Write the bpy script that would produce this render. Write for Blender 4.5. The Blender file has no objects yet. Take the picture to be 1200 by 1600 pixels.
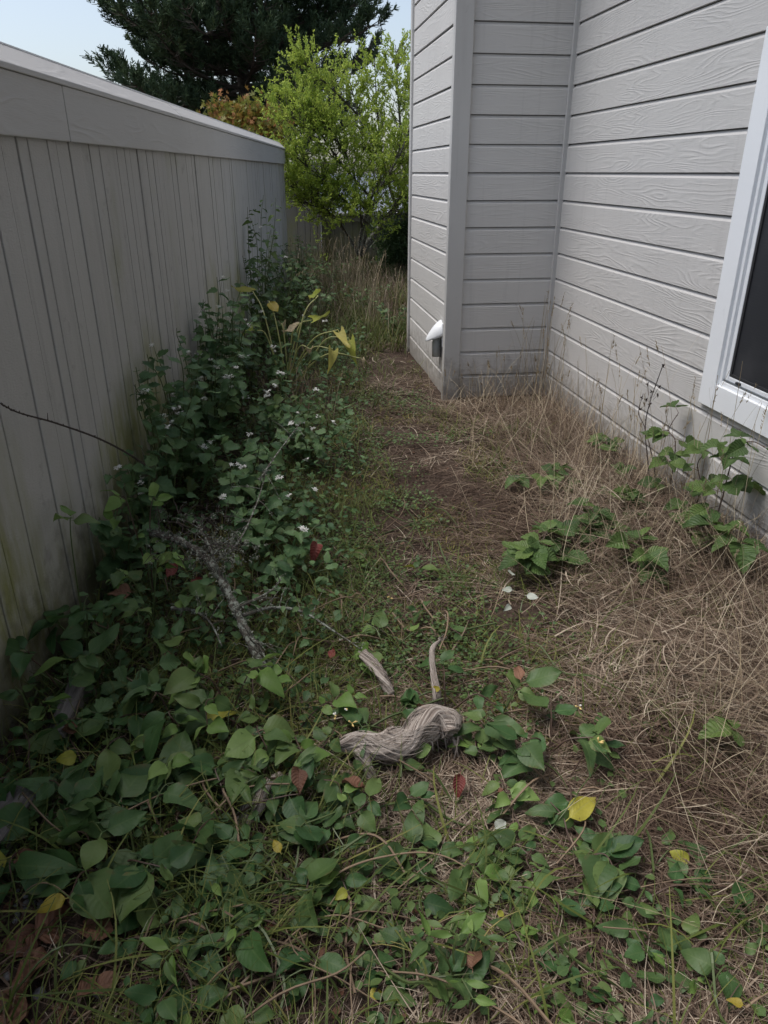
import bpy, math, random
import numpy as np
from mathutils import Vector, Matrix, Euler

# ------------------------------------------------------------------ camera, sky, sun, exposure
SC = bpy.context.scene
COL = SC.collection
R = math.radians
FPX = 1150.0                     # focal length in pixels of a 1200 x 1600 picture
EYE = 1.60
PITCH = math.atan(531 / FPX)
YAW = math.atan(180 / math.hypot(FPX, 531))
cam_d = bpy.data.cameras.new('camera')
cam = bpy.data.objects.new('camera', cam_d); COL.objects.link(cam)
cam.location = (0, 0, EYE)
cam.rotation_euler = (math.pi / 2 - PITCH, 0, -YAW)
cam_d.sensor_fit = 'VERTICAL'; cam_d.sensor_height = 36; cam_d.lens = 36 * FPX / 1600
cam_d.clip_start = 0.05; cam_d.clip_end = 2000
SC.camera = cam

SUN_EL, SUN_AZ = R(66), R(-80)   # azimuth from +Y towards +X
world = bpy.data.worlds.new('World'); SC.world = world; world.use_nodes = True
wn = world.node_tree; wn.nodes.clear()
sky_n = wn.nodes.new('ShaderNodeTexSky'); sky_n.sky_type = 'NISHITA'; sky_n.sun_disc = False
sky_n.sun_elevation = SUN_EL; sky_n.sun_rotation = SUN_AZ
sky_n.air_density = 1.0; sky_n.dust_density = 2.2; sky_n.ozone_density = 1.0
hs = wn.nodes.new('ShaderNodeHueSaturation'); hs.inputs['Saturation'].default_value = 0.70
bg = wn.nodes.new('ShaderNodeBackground'); bg.inputs['Strength'].default_value = 0.097
wo = wn.nodes.new('ShaderNodeOutputWorld')
wn.links.new(sky_n.outputs[0], hs.inputs['Color']); wn.links.new(hs.outputs[0], bg.inputs[0]); wn.links.new(bg.outputs[0], wo.inputs[0])

sun_d = bpy.data.lights.new('sun', 'SUN'); sun_d.energy = 1.5; sun_d.angle = R(35); sun_d.color = (1, 0.97, 0.93)
sun = bpy.data.objects.new('sun', sun_d); COL.objects.link(sun)
sdir = Vector((math.sin(SUN_AZ) * math.cos(SUN_EL), math.cos(SUN_AZ) * math.cos(SUN_EL), math.sin(SUN_EL)))
sun.rotation_euler = sdir.to_track_quat('Z', 'Y').to_euler()
sun.location = sdir * 30

SC.view_settings.view_transform = 'Standard'; SC.view_settings.look = 'None'
SC.view_settings.exposure = 0.92; SC.view_settings.gamma = 1.0; SC.view_settings.use_curve_mapping = False
SC.render.engine = 'CYCLES'
SC.cycles.use_denoising = True
SC.cycles.max_bounces = 6; SC.cycles.diffuse_bounces = 4; SC.cycles.glossy_bounces = 2
SC.cycles.transmission_bounces = 4; SC.cycles.transparent_max_bounces = 6
SC.cycles.caustics_reflective = False; SC.cycles.caustics_refractive = False

# ------------------------------------------------------------------ helpers
rng = np.random.default_rng(7)
rnd = random.Random(11)
_F = Vector((math.sin(YAW) * math.cos(PITCH), math.cos(YAW) * math.cos(PITCH), -math.sin(PITCH)))
_Rt = Vector((math.cos(YAW), -math.sin(YAW), 0)); _U = _Rt.cross(_F)
EYEP = Vector((0, 0, EYE))
def ray(x, y): return _F * FPX + _Rt * (x - 600) - _U * (y - 800)
def P(x, y, z=0.0):                       # survey point: where a sight line meets height z
    d = ray(x, y); return EYEP + d * ((z - EYE) / d.z)
def PX(x, y, X):                          # ... meets the upright plane along the house wall
    d = ray(x, y); return EYEP + d * (X / d.x)
def PY(x, y, Y):                          # ... meets the upright plane at distance Y
    d = ray(x, y); return EYEP + d * (Y / d.y)

FX0, FS = -1.13, 0.115                    # fence line X = FX0 + FS * Y
FA = math.atan(FS)
WX = 2.07                                 # house wall
BX, BY, BY2 = 1.262, 5.50, 7.15           # projecting bay

def _hash(ix, iy, seed):
    n = (ix * 374761393 + iy * 668265263 + seed * 1442695041) & 0x7fffffff
    n = ((n ^ (n >> 13)) * 1274126177) & 0x7fffffff
    return ((n ^ (n >> 16)) & 0xffff) / 65535.0
def vnoise(x, y, s, seed=0):
    x = np.asarray(x, float) * s; y = np.asarray(y, float) * s
    ix = np.floor(x).astype(np.int64); iy = np.floor(y).astype(np.int64)
    fx = x - ix; fy = y - iy; fx = fx * fx * (3 - 2 * fx); fy = fy * fy * (3 - 2 * fy)
    a = _hash(ix, iy, seed); b = _hash(ix + 1, iy, seed); c = _hash(ix, iy + 1, seed); d = _hash(ix + 1, iy + 1, seed)
    return (a * (1 - fx) + b * fx) * (1 - fy) + (c * (1 - fx) + d * fx) * fy
def sstep(a, b, x):
    t = np.clip((np.asarray(x, float) - a) / (b - a), 0, 1); return t * t * (3 - 2 * t)
def zg(x, y):                             # ground height
    x = np.asarray(x, float); y = np.asarray(y, float)
    z = (vnoise(x, y, 1.3, 1) - .5) * .06 + (vnoise(x, y, 5, 2) - .5) * .03 + (vnoise(x, y, 16, 3) - .5) * .012
    z = z * (1 - sstep(1.9, 2.05, x) * .6) - .01
    z = z - sstep(15, 25, y) * 3.2
    return z
def zgf(x, y): return float(zg(x, y))

def tag(o, label=None, cat=None, group=None, kind=None):
    if label: o['label'] = label
    if cat: o['category'] = cat
    if group: o['group'] = group
    if kind: o['kind'] = kind
    return o
def empty(name, loc, label=None, cat=None, group=None, rz=0.0):
    o = bpy.data.objects.new(name, None); COL.objects.link(o)
    o.location = loc; o.rotation_euler = (0, 0, rz); o.empty_display_size = .05
    return tag(o, label, cat, group)
def link(name, me, parent=None, loc=None, mat4=None):
    o = bpy.data.objects.new(name, me); COL.objects.link(o)
    if parent is not None: o.parent = parent
    if mat4 is not None: o.matrix_basis = mat4
    elif loc is not None: o.location = loc
    return o
def mesh(name, V, F, mat, smooth=False, uv=None):
    me = bpy.data.meshes.new(name)
    me.from_pydata([tuple(v) for v in V], [], [tuple(f) for f in F])
    if mat: me.materials.append(mat)
    if smooth:
        me.polygons.foreach_set('use_smooth', [True] * len(me.polygons))
    if uv is not None:
        l = me.uv_layers.new(name='UVMap')
        idx = np.zeros(len(me.loops), np.int32); me.loops.foreach_get('vertex_index', idx)
        l.data.foreach_set('uv', np.asarray(uv, np.float32)[idx].ravel())
    me.update(); return me
def quads(name, V, Q, mat, uv=None, r=None, smooth=False):   # large meshes, all quads
    V = np.asarray(V, np.float32); Q = np.asarray(Q, np.int32)
    me = bpy.data.meshes.new(name)
    me.vertices.add(len(V)); me.vertices.foreach_set('co', V.ravel())
    me.loops.add(Q.size); me.loops.foreach_set('vertex_index', Q.ravel())
    me.polygons.add(len(Q)); me.polygons.foreach_set('loop_start', np.arange(0, Q.size, Q.shape[1], dtype=np.int32))
    me.update(calc_edges=True)
    if smooth: me.polygons.foreach_set('use_smooth', np.ones(len(Q), bool))
    if uv is not None:
        l = me.uv_layers.new(name='UVMap'); l.data.foreach_set('uv', np.asarray(uv, np.float32)[Q.ravel()].ravel())
    if r is not None:
        a = me.attributes.new('rnd', 'FLOAT', 'POINT'); a.data.foreach_set('value', np.asarray(r, np.float32))
    me.materials.append(mat)
    return me
class MB:                                  # collects shapes for one small mesh
    def __init__(s): s.V = []; s.F = []
    def box(s, x0, x1, y0, y1, z0, z1):
        b = len(s.V)
        s.V += [(x0, y0, z0), (x1, y0, z0), (x1, y1, z0), (x0, y1, z0), (x0, y0, z1), (x1, y0, z1), (x1, y1, z1), (x0, y1, z1)]
        s.F += [(b, b+3, b+2, b+1), (b+4, b+5, b+6, b+7), (b, b+1, b+5, b+4), (b+1, b+2, b+6, b+5), (b+2, b+3, b+7, b+6), (b+3, b, b+4, b+7)]
        return s
    def prism(s, prof, x0, x1):            # (y, z) profile, counter-clockwise seen from +x, drawn along x
        b = len(s.V); n = len(prof)
        s.V += [(x0, p[0], p[1]) for p in prof] + [(x1, p[0], p[1]) for p in prof]
        for i in range(n):
            j = (i + 1) % n; s.F.append((b+i, b+n+i, b+n+j, b+j)[::-1])
        s.F.append(tuple(b + i for i in range(n))[::-1]); s.F.append(tuple(b + n + i for i in range(n)))
        return s
    def tube(s, pts, rad, sides=5, cap=True):
        pts = [Vector(p) for p in pts]; n = len(pts)
        if not hasattr(rad, '__len__'): rad = [rad] * n
        b = len(s.V); ref = Vector((.3, .2, 1)).normalized(); u = None
        for i in range(n):
            t = (pts[min(i+1, n-1)] - pts[max(i-1, 0)])
            if t.length < 1e-9: t = Vector((0, 0, 1))
            t.normalize()
            if u is None: u = t.orthogonal().normalized()
            u = (u - t * u.dot(t)).normalized(); w = t.cross(u)
            for k in range(sides):
                a = 2 * math.pi * k / sides
                s.V.append(tuple(pts[i] + (u * math.cos(a) + w * math.sin(a)) * rad[i]))
        for i in range(n - 1):
            for k in range(sides):
                k2 = (k + 1) % sides
                s.F.append((b+i*sides+k, b+i*sides+k2, b+(i+1)*sides+k2, b+(i+1)*sides+k))
        if cap:
            s.F.append(tuple(b + k for k in range(sides))[::-1]); s.F.append(tuple(b + (n-1)*sides + k for k in range(sides)))
        return s
    def mesh(s, name, mat, smooth=False): return mesh(name, s.V, s.F, mat, smooth)
def spline(pts, n=8):
    pts = [Vector(p) for p in pts]
    if len(pts) < 3: return [pts[0].lerp(pts[-1], i / n) for i in range(n + 1)]
    e = [pts[0] * 2 - pts[1]] + pts + [pts[-1] * 2 - pts[-2]]; out = []
    for i in range(1, len(e) - 2):
        a, b, c, d = e[i-1], e[i], e[i+1], e[i+2]
        for k in range(n):
            t = k / n
            out.append(0.5 * ((2*b) + (c-a)*t + (2*a-5*b+4*c-d)*t*t + (3*b-a-3*c+d)*t*t*t))
    out.append(pts[-1]); return out
def jit(v, a): return Vector((v[0] + rnd.uniform(-a, a), v[1] + rnd.uniform(-a, a), v[2] + rnd.uniform(-a, a)))

# ------------------------------------------------------------------ materials
def mat_new(name):
    m = bpy.data.materials.new(name); m.use_nodes = True
    nt = m.node_tree; nt.nodes.clear()
    out = nt.nodes.new('ShaderNodeOutputMaterial'); b = nt.nodes.new('ShaderNodeBsdfPrincipled')
    nt.links.new(b.outputs[0], out.inputs[0])
    return m, nt, b, out
class NB:
    def __init__(s, nt): s.nt = nt
    def n(s, t, **k):
        o = s.nt.nodes.new(t)
        for a, v in k.items(): setattr(o, a, v)
        return o
    def l(s, a, b): s.nt.links.new(a, b)
    def math(s, op, a, b=None, c=None):
        o = s.n('ShaderNodeMath', operation=op)
        for i, v in enumerate((a, b, c)):
            if v is None: continue
            if hasattr(v, 'node'): s.l(v, o.inputs[i])
            else: o.inputs[i].default_value = v
        return o.outputs[0]
    def vmul(s, a, v):
        o = s.n('ShaderNodeVectorMath', operation='MULTIPLY'); s.l(a, o.inputs[0]); o.inputs[1].default_value = v; return o.outputs[0]
    def vadd(s, a, b):
        o = s.n('ShaderNodeVectorMath', operation='ADD'); s.l(a, o.inputs[0])
        if hasattr(b, 'node'): s.l(b, o.inputs[1])
        else: o.inputs[1].default_value = b
        return o.outputs[0]
    def noise(s, vec, scale, detail=3, rough=.55, dist=0., dim='3D', w=None):
        o = s.n('ShaderNodeTexNoise', noise_dimensions=dim)
        o.inputs['Scale'].default_value = scale; o.inputs['Detail'].default_value = detail
        o.inputs['Roughness'].default_value = rough; o.inputs['Distortion'].default_value = dist
        if vec is not None: s.l(vec, o.inputs['Vector'])
        if w is not None: s.l(w, o.inputs['W'])
        return o.outputs['Fac']
    def ramp(s, fac, stops, interp='LINEAR'):
        o = s.n('ShaderNodeValToRGB'); e = o.color_ramp.elements; o.color_ramp.interpolation = interp
        e[0].position, e[0].color = stops[0][0], (*stops[0][1], 1); e[1].position, e[1].color = stops[-1][0], (*stops[-1][1], 1)
        for p, c in stops[1:-1]:
            q = e.new(p); q.color = (*c, 1)
        s.l(fac, o.inputs[0]); return o.outputs[0]
    def mix(s, f, a, b, mode='MIX'):
        o = s.n('ShaderNodeMix', data_type='RGBA', blend_type=mode)
        for i, v in ((0, f), (6, a), (7, b)):
            if hasattr(v, 'node'): s.l(v, o.inputs[i])
            elif i == 0: o.inputs[0].default_value = v
            else: o.inputs[i].default_value = (*v, 1)
        return o.outputs[2]
    def bump(s, h, strength, dist, nrm=None):
        o = s.n('ShaderNodeBump'); o.inputs['Strength'].default_value = strength; o.inputs['Distance'].default_value = dist
        s.l(h, o.inputs['Height'])
        if nrm is not None: s.l(nrm, o.inputs['Normal'])
        return o.outputs[0]
    def mapr(s, v, a, b, c=0., d=1.):
        o = s.n('ShaderNodeMapRange'); s.l(v, o.inputs[0])
        for i, x in enumerate((a, b, c, d)): o.inputs[i + 1].default_value = x
        return o.outputs[0]

def grain_paint(name, col, strength=.5, algae=False, rings=85., rough=.55, vary=.06, sawn=False, dirt=False):
    m, nt, b, out = mat_new(name); N = NB(nt)
    tc = N.n('ShaderNodeTexCoord'); oi = N.n('ShaderNodeObjectInfo'); ge = N.n('ShaderNodeNewGeometry')
    w = N.math('MULTIPLY', oi.outputs['Random'], 60.)
    v = N.vmul(tc.outputs['Object'], (.95, 4., 7.5))
    g = N.noise(v, 1., 2., .45, .25, '4D', w)
    s_ = N.math('SINE', N.math('MULTIPLY', g, rings))
    s_ = N.math('POWER', N.math('MULTIPLY_ADD', s_, .5, .5), 2.2)
    amt = N.noise(N.vmul(tc.outputs['Object'], (2.2, 3, 9.)), 1., 2., .5, 0, '4D', w)
    amt = N.mapr(amt, .36, .62)
    s_ = N.math('MULTIPLY', s_, amt)
    fine = N.noise(N.vmul(tc.outputs['Object'], (14, 60, 260.)), 1., 2., .6, 0, '4D', w)
    h = N.math('ADD', N.math('MULTIPLY', s_, .8), N.math('MULTIPLY', fine, .75))
    if sawn:
        saw = N.noise(N.vadd(N.vmul(tc.outputs['Object'], (170., 60., 22.)), (0, 0, 0)), 1., 2., .6, 0, '4D', w)
        h = N.math('ADD', N.math('MULTIPLY', h, .45), N.math('MULTIPLY', saw, .9))
    N.l(N.bump(h, strength, .0035), b.inputs['Normal'])
    big = N.noise(ge.outputs['Position'], 2.3, 4, .6)
    c = N.mix(big, tuple(x * (1 - vary) for x in col), tuple(x * (1 + vary) for x in col))
    c = N.mix(N.math('MULTIPLY', N.math('SUBTRACT', 1., oi.outputs['Random']), vary * 1.2), c, tuple(x * .78 for x in col))
    # weathering: darker specks where paint has worn
    sp = N.mapr(N.noise(N.vmul(tc.outputs['Object'], (9, 20, 70.)), 1., 4, .7, 0, '4D', w), .64, .74)
    c = N.mix(N.math('MULTIPLY', sp, .25), c, tuple(x * .55 for x in col))
    if dirt:                               # soil splashed up from the ground, faint run marks
        sz_ = N.n('ShaderNodeSeparateXYZ'); N.l(ge.outputs['Position'], sz_.inputs[0])
        dz = N.math('MULTIPLY_ADD', N.mapr(sz_.outputs[2], .42, .0), .55, N.noise(ge.outputs['Position'], 14, 5, .7))
        c = N.mix(N.math('MULTIPLY', N.mapr(dz, .66, 1.0), .6), c, (.15, .125, .095))
        run = N.noise(N.vmul(ge.outputs['Position'], (22, 22, .9)), 1., 3, .6)
        c = N.mix(N.math('MULTIPLY', N.mapr(run, .56, .75), .22), c, tuple(x * .6 for x in col))
    if sawn:
        run = N.noise(N.vmul(ge.outputs['Position'], (16, 16, .7)), 1., 4, .65)
        c = N.mix(N.math('MULTIPLY', N.mapr(run, .52, .74), .35), c, tuple(x * .55 for x in col))
    if algae:
        sx = N.n('ShaderNodeSeparateXYZ'); N.l(ge.outputs['Position'], sx.inputs[0])
        zf = N.mapr(sx.outputs[2], 1.05, .15)
        an = N.noise(N.vmul(ge.outputs['Position'], (1., 1.1, .55)), 1.6, 4, .6)
        am = N.mapr(N.math('MULTIPLY_ADD', zf, .34, an), .58, .82)
        am2 = N.math('MULTIPLY', am, N.mapr(N.noise(N.vmul(ge.outputs['Position'], (8, 8, 2.)), 3., 3, .6), .3, .6, .35, 1.))
        c = N.mix(N.math('MULTIPLY', am2, .85), c, (.20, .21, .05))
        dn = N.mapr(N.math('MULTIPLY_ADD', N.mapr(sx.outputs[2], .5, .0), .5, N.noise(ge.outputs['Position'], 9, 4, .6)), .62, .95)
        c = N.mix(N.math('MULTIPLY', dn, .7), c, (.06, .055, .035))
    N.l(c, b.inputs['Base Color']); b.inputs['Roughness'].default_value = rough
    b.inputs['Specular IOR Level'].default_value = .3
    return m
def plain(name, col, rough=.6, vary=.15, scale=20, bump=.0, metal=0.):
    m, nt, b, out = mat_new(name); N = NB(nt)
    tc = N.n('ShaderNodeTexCoord')
    f = N.noise(tc.outputs['Object'], scale, 4, .6)
    N.l(N.mix(f, tuple(x * (1 - vary) for x in col), tuple(min(1, x * (1 + vary)) for x in col)), b.inputs['Base Color'])
    b.inputs['Roughness'].default_value = rough; b.inputs['Metallic'].default_value = metal
    if bump: N.l(N.bump(f, bump, .01), b.inputs['Normal'])
    return m
def leaf_mat(name, stops, vein=(.16, .22, .08), rough=.52, trans=.22, spots=.0, veinamt=.35, bump=.35, pleat=9.):
    m, nt, b, out = mat_new(name); N = NB(nt)
    oi = N.n('ShaderNodeObjectInfo'); at = N.n('ShaderNodeAttribute', attribute_name='rnd'); uv = N.n('ShaderNodeUVMap', uv_map='UVMap')
    r = N.math('FRACT', N.math('ADD', oi.outputs['Random'], at.outputs['Fac']))
    c = N.ramp(r, stops)
    sx = N.n('ShaderNodeSeparateXYZ'); N.l(uv.outputs[0], sx.inputs[0])
    au = N.math('ABSOLUTE', sx.outputs[0])
    mid = N.mapr(au, .10, .02)
    sv = N.math('SINE', N.math('MULTIPLY', N.math('SUBTRACT', N.math('MULTIPLY', sx.outputs[1], pleat), N.math('MULTIPLY', au, 1.9)), 6.2832))
    svl = N.math('MULTIPLY', N.mapr(sv, .86, 1.), .32)
    vm = N.math('MAXIMUM', mid, svl)
    c = N.mix(N.math('MULTIPLY', vm, veinamt), c, vein)
    tc = N.n('ShaderNodeTexCoord')
    wv = N.math('MULTIPLY', r, 40.)
    blot = N.noise(tc.outputs['Object'], 2.6, 3, .6, 0, '4D', wv)
    c = N.mix(N.mapr(blot, .35, .75, 0., .35), c, N.mix(.5, c, (.02, .03, .012)))
    pale = N.noise(tc.outputs['Object'], 1.3, 2, .5, 0, '4D', N.math('ADD', wv, 9.))
    c = N.mix(N.mapr(pale, .45, .75, 0., .35), c, N.mix(.5, c, tuple(min(1, x * 1.5) for x in stops[-1][1])))
    if spots:
        sn = N.mapr(N.noise(tc.outputs['Object'], 9., 2, .5, 0, '4D', wv), .70, .76)
        c = N.mix(N.math('MULTIPLY', sn, spots), c, (.055, .03, .015))
        en = N.math('MULTIPLY', N.mapr(N.math('MAXIMUM', au, sx.outputs[1]), .72, 1.), N.mapr(N.noise(tc.outputs['Object'], 3.2, 3, .6, 0, '4D', N.math('ADD', wv, 4.)), .52, .66))
        c = N.mix(N.math('MULTIPLY', en, .75), c, (.13, .085, .035))
    N.l(c, b.inputs['Base Color']); b.inputs['Roughness'].default_value = rough; b.inputs['Specular IOR Level'].default_value = .35
    h = N.math('SUBTRACT', N.math('MULTIPLY', sv, .16), N.math('MULTIPLY', mid, .8))
    bn = N.bump(h, bump, .03); N.l(bn, b.inputs['Normal'])
    if trans:
        t = N.n('ShaderNodeBsdfTranslucent'); N.l(N.mix(.5, c, tuple(min(1, x * 1.6) for x in stops[-1][1])), t.inputs[0])
        mx = N.n('ShaderNodeMixShader'); mx.inputs[0].default_value = trans
        N.l(b.outputs[0], mx.inputs[1]); N.l(t.outputs[0], mx.inputs[2]); N.l(mx.outputs[0], out.inputs[0])
    return m
def blade_mat(name, stops, rough=.6, trans=.15):
    m, nt, b, out = mat_new(name); N = NB(nt)
    at = N.n('ShaderNodeAttribute', attribute_name='rnd')
    c = N.ramp(at.outputs['Fac'], stops)
    N.l(c, b.inputs['Base Color']); b.inputs['Roughness'].default_value = rough; b.inputs['Specular IOR Level'].default_value = .25
    if trans:
        t = N.n('ShaderNodeBsdfTranslucent'); N.l(c, t.inputs[0]); mx = N.n('ShaderNodeMixShader'); mx.inputs[0].default_value = trans
        N.l(b.outputs[0], mx.inputs[1]); N.l(t.outputs[0], mx.inputs[2]); N.l(mx.outputs[0], out.inputs[0])
    return m
def wood_mat(name, stops, scale=(3, 60, 60), bump=.6, uvmap=False, lichen=0.):
    m, nt, b, out = mat_new(name); N = NB(nt)
    if uvmap:
        q = N.n('ShaderNodeUVMap', uv_map='UVMap'); v = q.outputs[0]
    else:
        q = N.n('ShaderNodeTexCoord'); v = q.outputs['Object']
    oi = N.n('ShaderNodeObjectInfo')
    f = N.noise(N.vmul(v, scale), 1., 5, .65, .3, '4D', N.math('MULTIPLY', oi.outputs['Random'], 30.))
    c = N.ramp(f, stops)
    if lichen:
        ge = N.n('ShaderNodeNewGeometry')
        ln = N.mapr(N.noise(ge.outputs['Position'], 55, 3, .6), .5, .58)
        c = N.mix(N.math('MULTIPLY', ln, lichen), c, (.30, .32, .27))
    N.l(c, b.inputs['Base Color']); b.inputs['Roughness'].default_value = .8; b.inputs['Specular IOR Level'].default_value = .2
    N.l(N.bump(f, bump, .006), b.inputs['Normal'])
    return m

M = {}
M['siding'] = grain_paint('grey_siding_paint', (.585, .57, .55), .42, rings=150., dirt=True)
M['trimgrey'] = grain_paint('grey_trim_paint', (.52, .51, .495), .12, dirt=True, rings=30.)
M['white'] = grain_paint('white_trim_paint', (.84, .86, .88), .10, rings=25., rough=.42)
M['vinyl'] = plain('white_vinyl', (.80, .82, .84), .35, .03)
M['fence'] = grain_paint('taupe_fence_paint', (.43, .42, .40), .75, algae=True, rings=40., rough=.7, vary=.10, sawn=True)
M['fence_dark_shaded'] = grain_paint('dark_and_shaded_back_fence_paint', (.19, .18, .165), .5, algae=True, rings=40., rough=.75, vary=.12, sawn=True)  # low stretch is dark brown; tall piece's shrub shade is put into this colour
M['fascia'] = grain_paint('taupe_fascia_paint', (.47, .46, .445), .5, rings=60., rough=.65, vary=.08)
M['cap'] = grain_paint('pale_fence_cap_paint', (.47, .46, .445), .5, rings=60., rough=.6)
M['flash'] = plain('pale_flashing', (.72, .74, .76), .4, .05)
M['groove'] = plain('dark_fence_groove', (.035, .032, .028), .9)
M['wallback'] = plain('wall_sheathing', (.22, .22, .21), .9)
M['dark'] = plain('dark_interior', (.02, .02, .022), .8)
M['stem_g'] = plain('green_stem', (.07, .10, .03), .5, .25)
M['stem_p'] = plain('purple_brown_stem', (.075, .045, .032), .6, .3)
M['stem_y'] = plain('yellow_stalk', (.36, .37, .14), .5, .2)
M['stem_d'] = plain('dark_dry_stalk', (.045, .032, .028), .8, .3)
M['bark'] = wood_mat('grey_brown_bark', [(.3, (.035, .028, .022)), (.7, (.12, .105, .085))], (8, 8, 20))
M['lichenbark'] = wood_mat('lichen_bark', [(.3, (.05, .042, .035)), (.7, (.16, .145, .12))], (20, 20, 20), lichen=.85)
M['log'] = wood_mat('weathered_log_wood', [(.36, (.05, .038, .031)), (.46, (.25, .205, .175)), (.58, (.50, .44, .39)), (.75, (.68, .63, .58))], (9, 2.0, 1), 1., uvmap=True)
M['fibre'] = wood_mat('shredded_bark_fibre', [(.3, (.16, .125, .10)), (.7, (.52, .46, .41))], (30, 30, 30), .3)
M['timber'] = wood_mat('weathered_grey_timber', [(.3, (.08, .072, .066)), (.55, (.19, .175, .165)), (.75, (.30, .28, .265))], (4, 60, 60), .7)
M['lichen'] = blade_mat('pale_lichen', [(0, (.09, .095, .075)), (1, (.30, .31, .25))], .9, 0)
M['petal'] = plain('white_petal', (.80, .79, .74), .5, .06)
M['petal_y'] = plain('cream_petal', (.70, .52, .20), .5, .2)
M['vein_g'] = leaf_mat('mid_green_leaf', [(0, (.050, .096, .032)), (.5, (.078, .138, .042)), (1, (.13, .19, .056))], spots=.35, bump=.06, veinamt=.25)
M['dark_g'] = leaf_mat('dark_green_leaf', [(0, (.032, .082, .026)), (.5, (.05, .115, .034)), (1, (.078, .14, .048))], spots=.35, bump=.06, veinamt=.25)
M['young'] = leaf_mat('young_light_leaf', [(0, (.11, .20, .04)), (.5, (.15, .25, .06)), (1, (.21, .31, .09))], trans=.3, bump=.06)
M['blue_g'] = leaf_mat('blue_green_toothed_leaf', [(0, (.052, .115, .046)), (.5, (.088, .17, .066)), (1, (.145, .235, .09))], rough=.5, spots=.2, bump=.2, veinamt=.2)
M['bramble'] = leaf_mat('bramble_leaflet', [(0, (.040, .078, .022)), (.5, (.066, .122, .032)), (1, (.125, .19, .05))], rough=.5, pleat=8., bump=.4)
M['yellow'] = leaf_mat('yellowed_leaf', [(0, (.32, .24, .03)), (.5, (.42, .36, .05)), (1, (.30, .33, .05))], spots=.8, vein=(.35, .33, .12), bump=.1)
M['calla'] = leaf_mat('yellow_green_calla_leaf', [(0, (.22, .29, .04)), (.6, (.36, .40, .06)), (1, (.50, .44, .13))], spots=.3, vein=(.4, .4, .15), trans=.3, bump=.1)
M['tan'] = leaf_mat('pale_tan_leaf', [(0, (.35, .27, .16)), (1, (.5, .42, .28))], vein=(.5, .45, .3), trans=.15)
M['brown'] = leaf_mat('dead_brown_leaf', [(0, (.10, .045, .028)), (.5, (.17, .075, .045)), (1, (.23, .12, .075))], vein=(.12, .06, .04), rough=.65, trans=.08, bump=.3)
M['red'] = leaf_mat('red_leaf', [(0, (.12, .022, .022)), (1, (.22, .055, .045))], vein=(.2, .1, .06), trans=.15)
M['pale'] = leaf_mat('pale_silver_underside_leaf', [(0, (.33, .36, .30)), (1, (.50, .52, .46))], vein=(.5, .55, .45), trans=.1, bump=.08)
M['shrub'] = leaf_mat('yellow_green_shrub_leaf', [(0, (.10, .18, .022)), (.4, (.20, .31, .04)), (.75, (.33, .43, .06)), (1, (.50, .57, .12))], trans=.42, veinamt=0., bump=0.)
M['hedge'] = leaf_mat('dark_feathery_leaf', [(0, (.02, .045, .015)), (1, (.05, .095, .03))], trans=.2, veinamt=0., bump=0.)
M['maple'] = leaf_mat('orange_green_maple_leaf', [(0, (.40, .14, .05)), (.35, (.34, .17, .05)), (.6, (.26, .22, .04)), (1, (.17, .20, .04))], trans=.35, veinamt=0., bump=0.)
M['needle'] = blade_mat('dark_pine_needle', [(0, (.030, .056, .030)), (.6, (.060, .10, .048)), (1, (.11, .16, .066))], .6, .12)
M['dry'] = blade_mat('dry_straw', [(0, (.05, .030, .022)), (.3, (.115, .076, .054)), (.6, (.205, .148, .107)), (.85, (.35, .275, .205)), (1, (.52, .44, .34))])
M['tall'] = blade_mat('tall_straw', [(0, (.22, .16, .10)), (.5, (.36, .29, .19)), (1, (.50, .43, .31))])
M['green'] = blade_mat('green_grass', [(0, (.045, .065, .015)), (.5, (.09, .12, .026)), (.8, (.16, .17, .045)), (1, (.30, .25, .10))])
M['moss'] = blade_mat('yellow_green_moss_weed', [(0, (.06, .075, .018)), (.5, (.14, .15, .03)), (1, (.26, .22, .06))])
M['stone'] = plain('grey_pebble', (.22, .22, .225), .8, .35, 12)
M['roofpale'] = plain('pale_grey_roofing', (.74, .73, .70), .7, .08, 3)
M['wallpale'] = plain('pale_neighbour_wall', (.5, .5, .48), .8, .08, 2)

def soil_mat():
    m, nt, b, out = mat_new('brown_soil_and_thatch'); N = NB(nt)
    ge = N.n('ShaderNodeNewGeometry'); p = ge.outputs['Position']
    a = N.noise(p, 3., 5, .65); f = N.noise(p, 60., 4, .7); f2 = N.noise(N.vmul(p, (40, 160, 80)), 1., 3, .7, 1.)
    c = N.ramp(a, [(.3, (.034, .024, .018)), (.5, (.062, .043, .033)), (.7, (.10, .072, .057))])
    c = N.mix(N.mapr(f, .45, .7, 0, .6), c, (.16, .12, .09))
    c = N.mix(N.mapr(f2, .5, .75, 0, .5), c, (.03, .021, .016))
    N.l(c, b.inputs['Base Color']); b.inputs['Roughness'].default_value = .95; b.inputs['Specular IOR Level'].default_value = .1
    h = N.math('ADD', f, N.math('MULTIPLY', f2, .6)); N.l(N.bump(h, .9, .015), b.inputs['Normal'])
    return m
M['soil'] = soil_mat()
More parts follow.
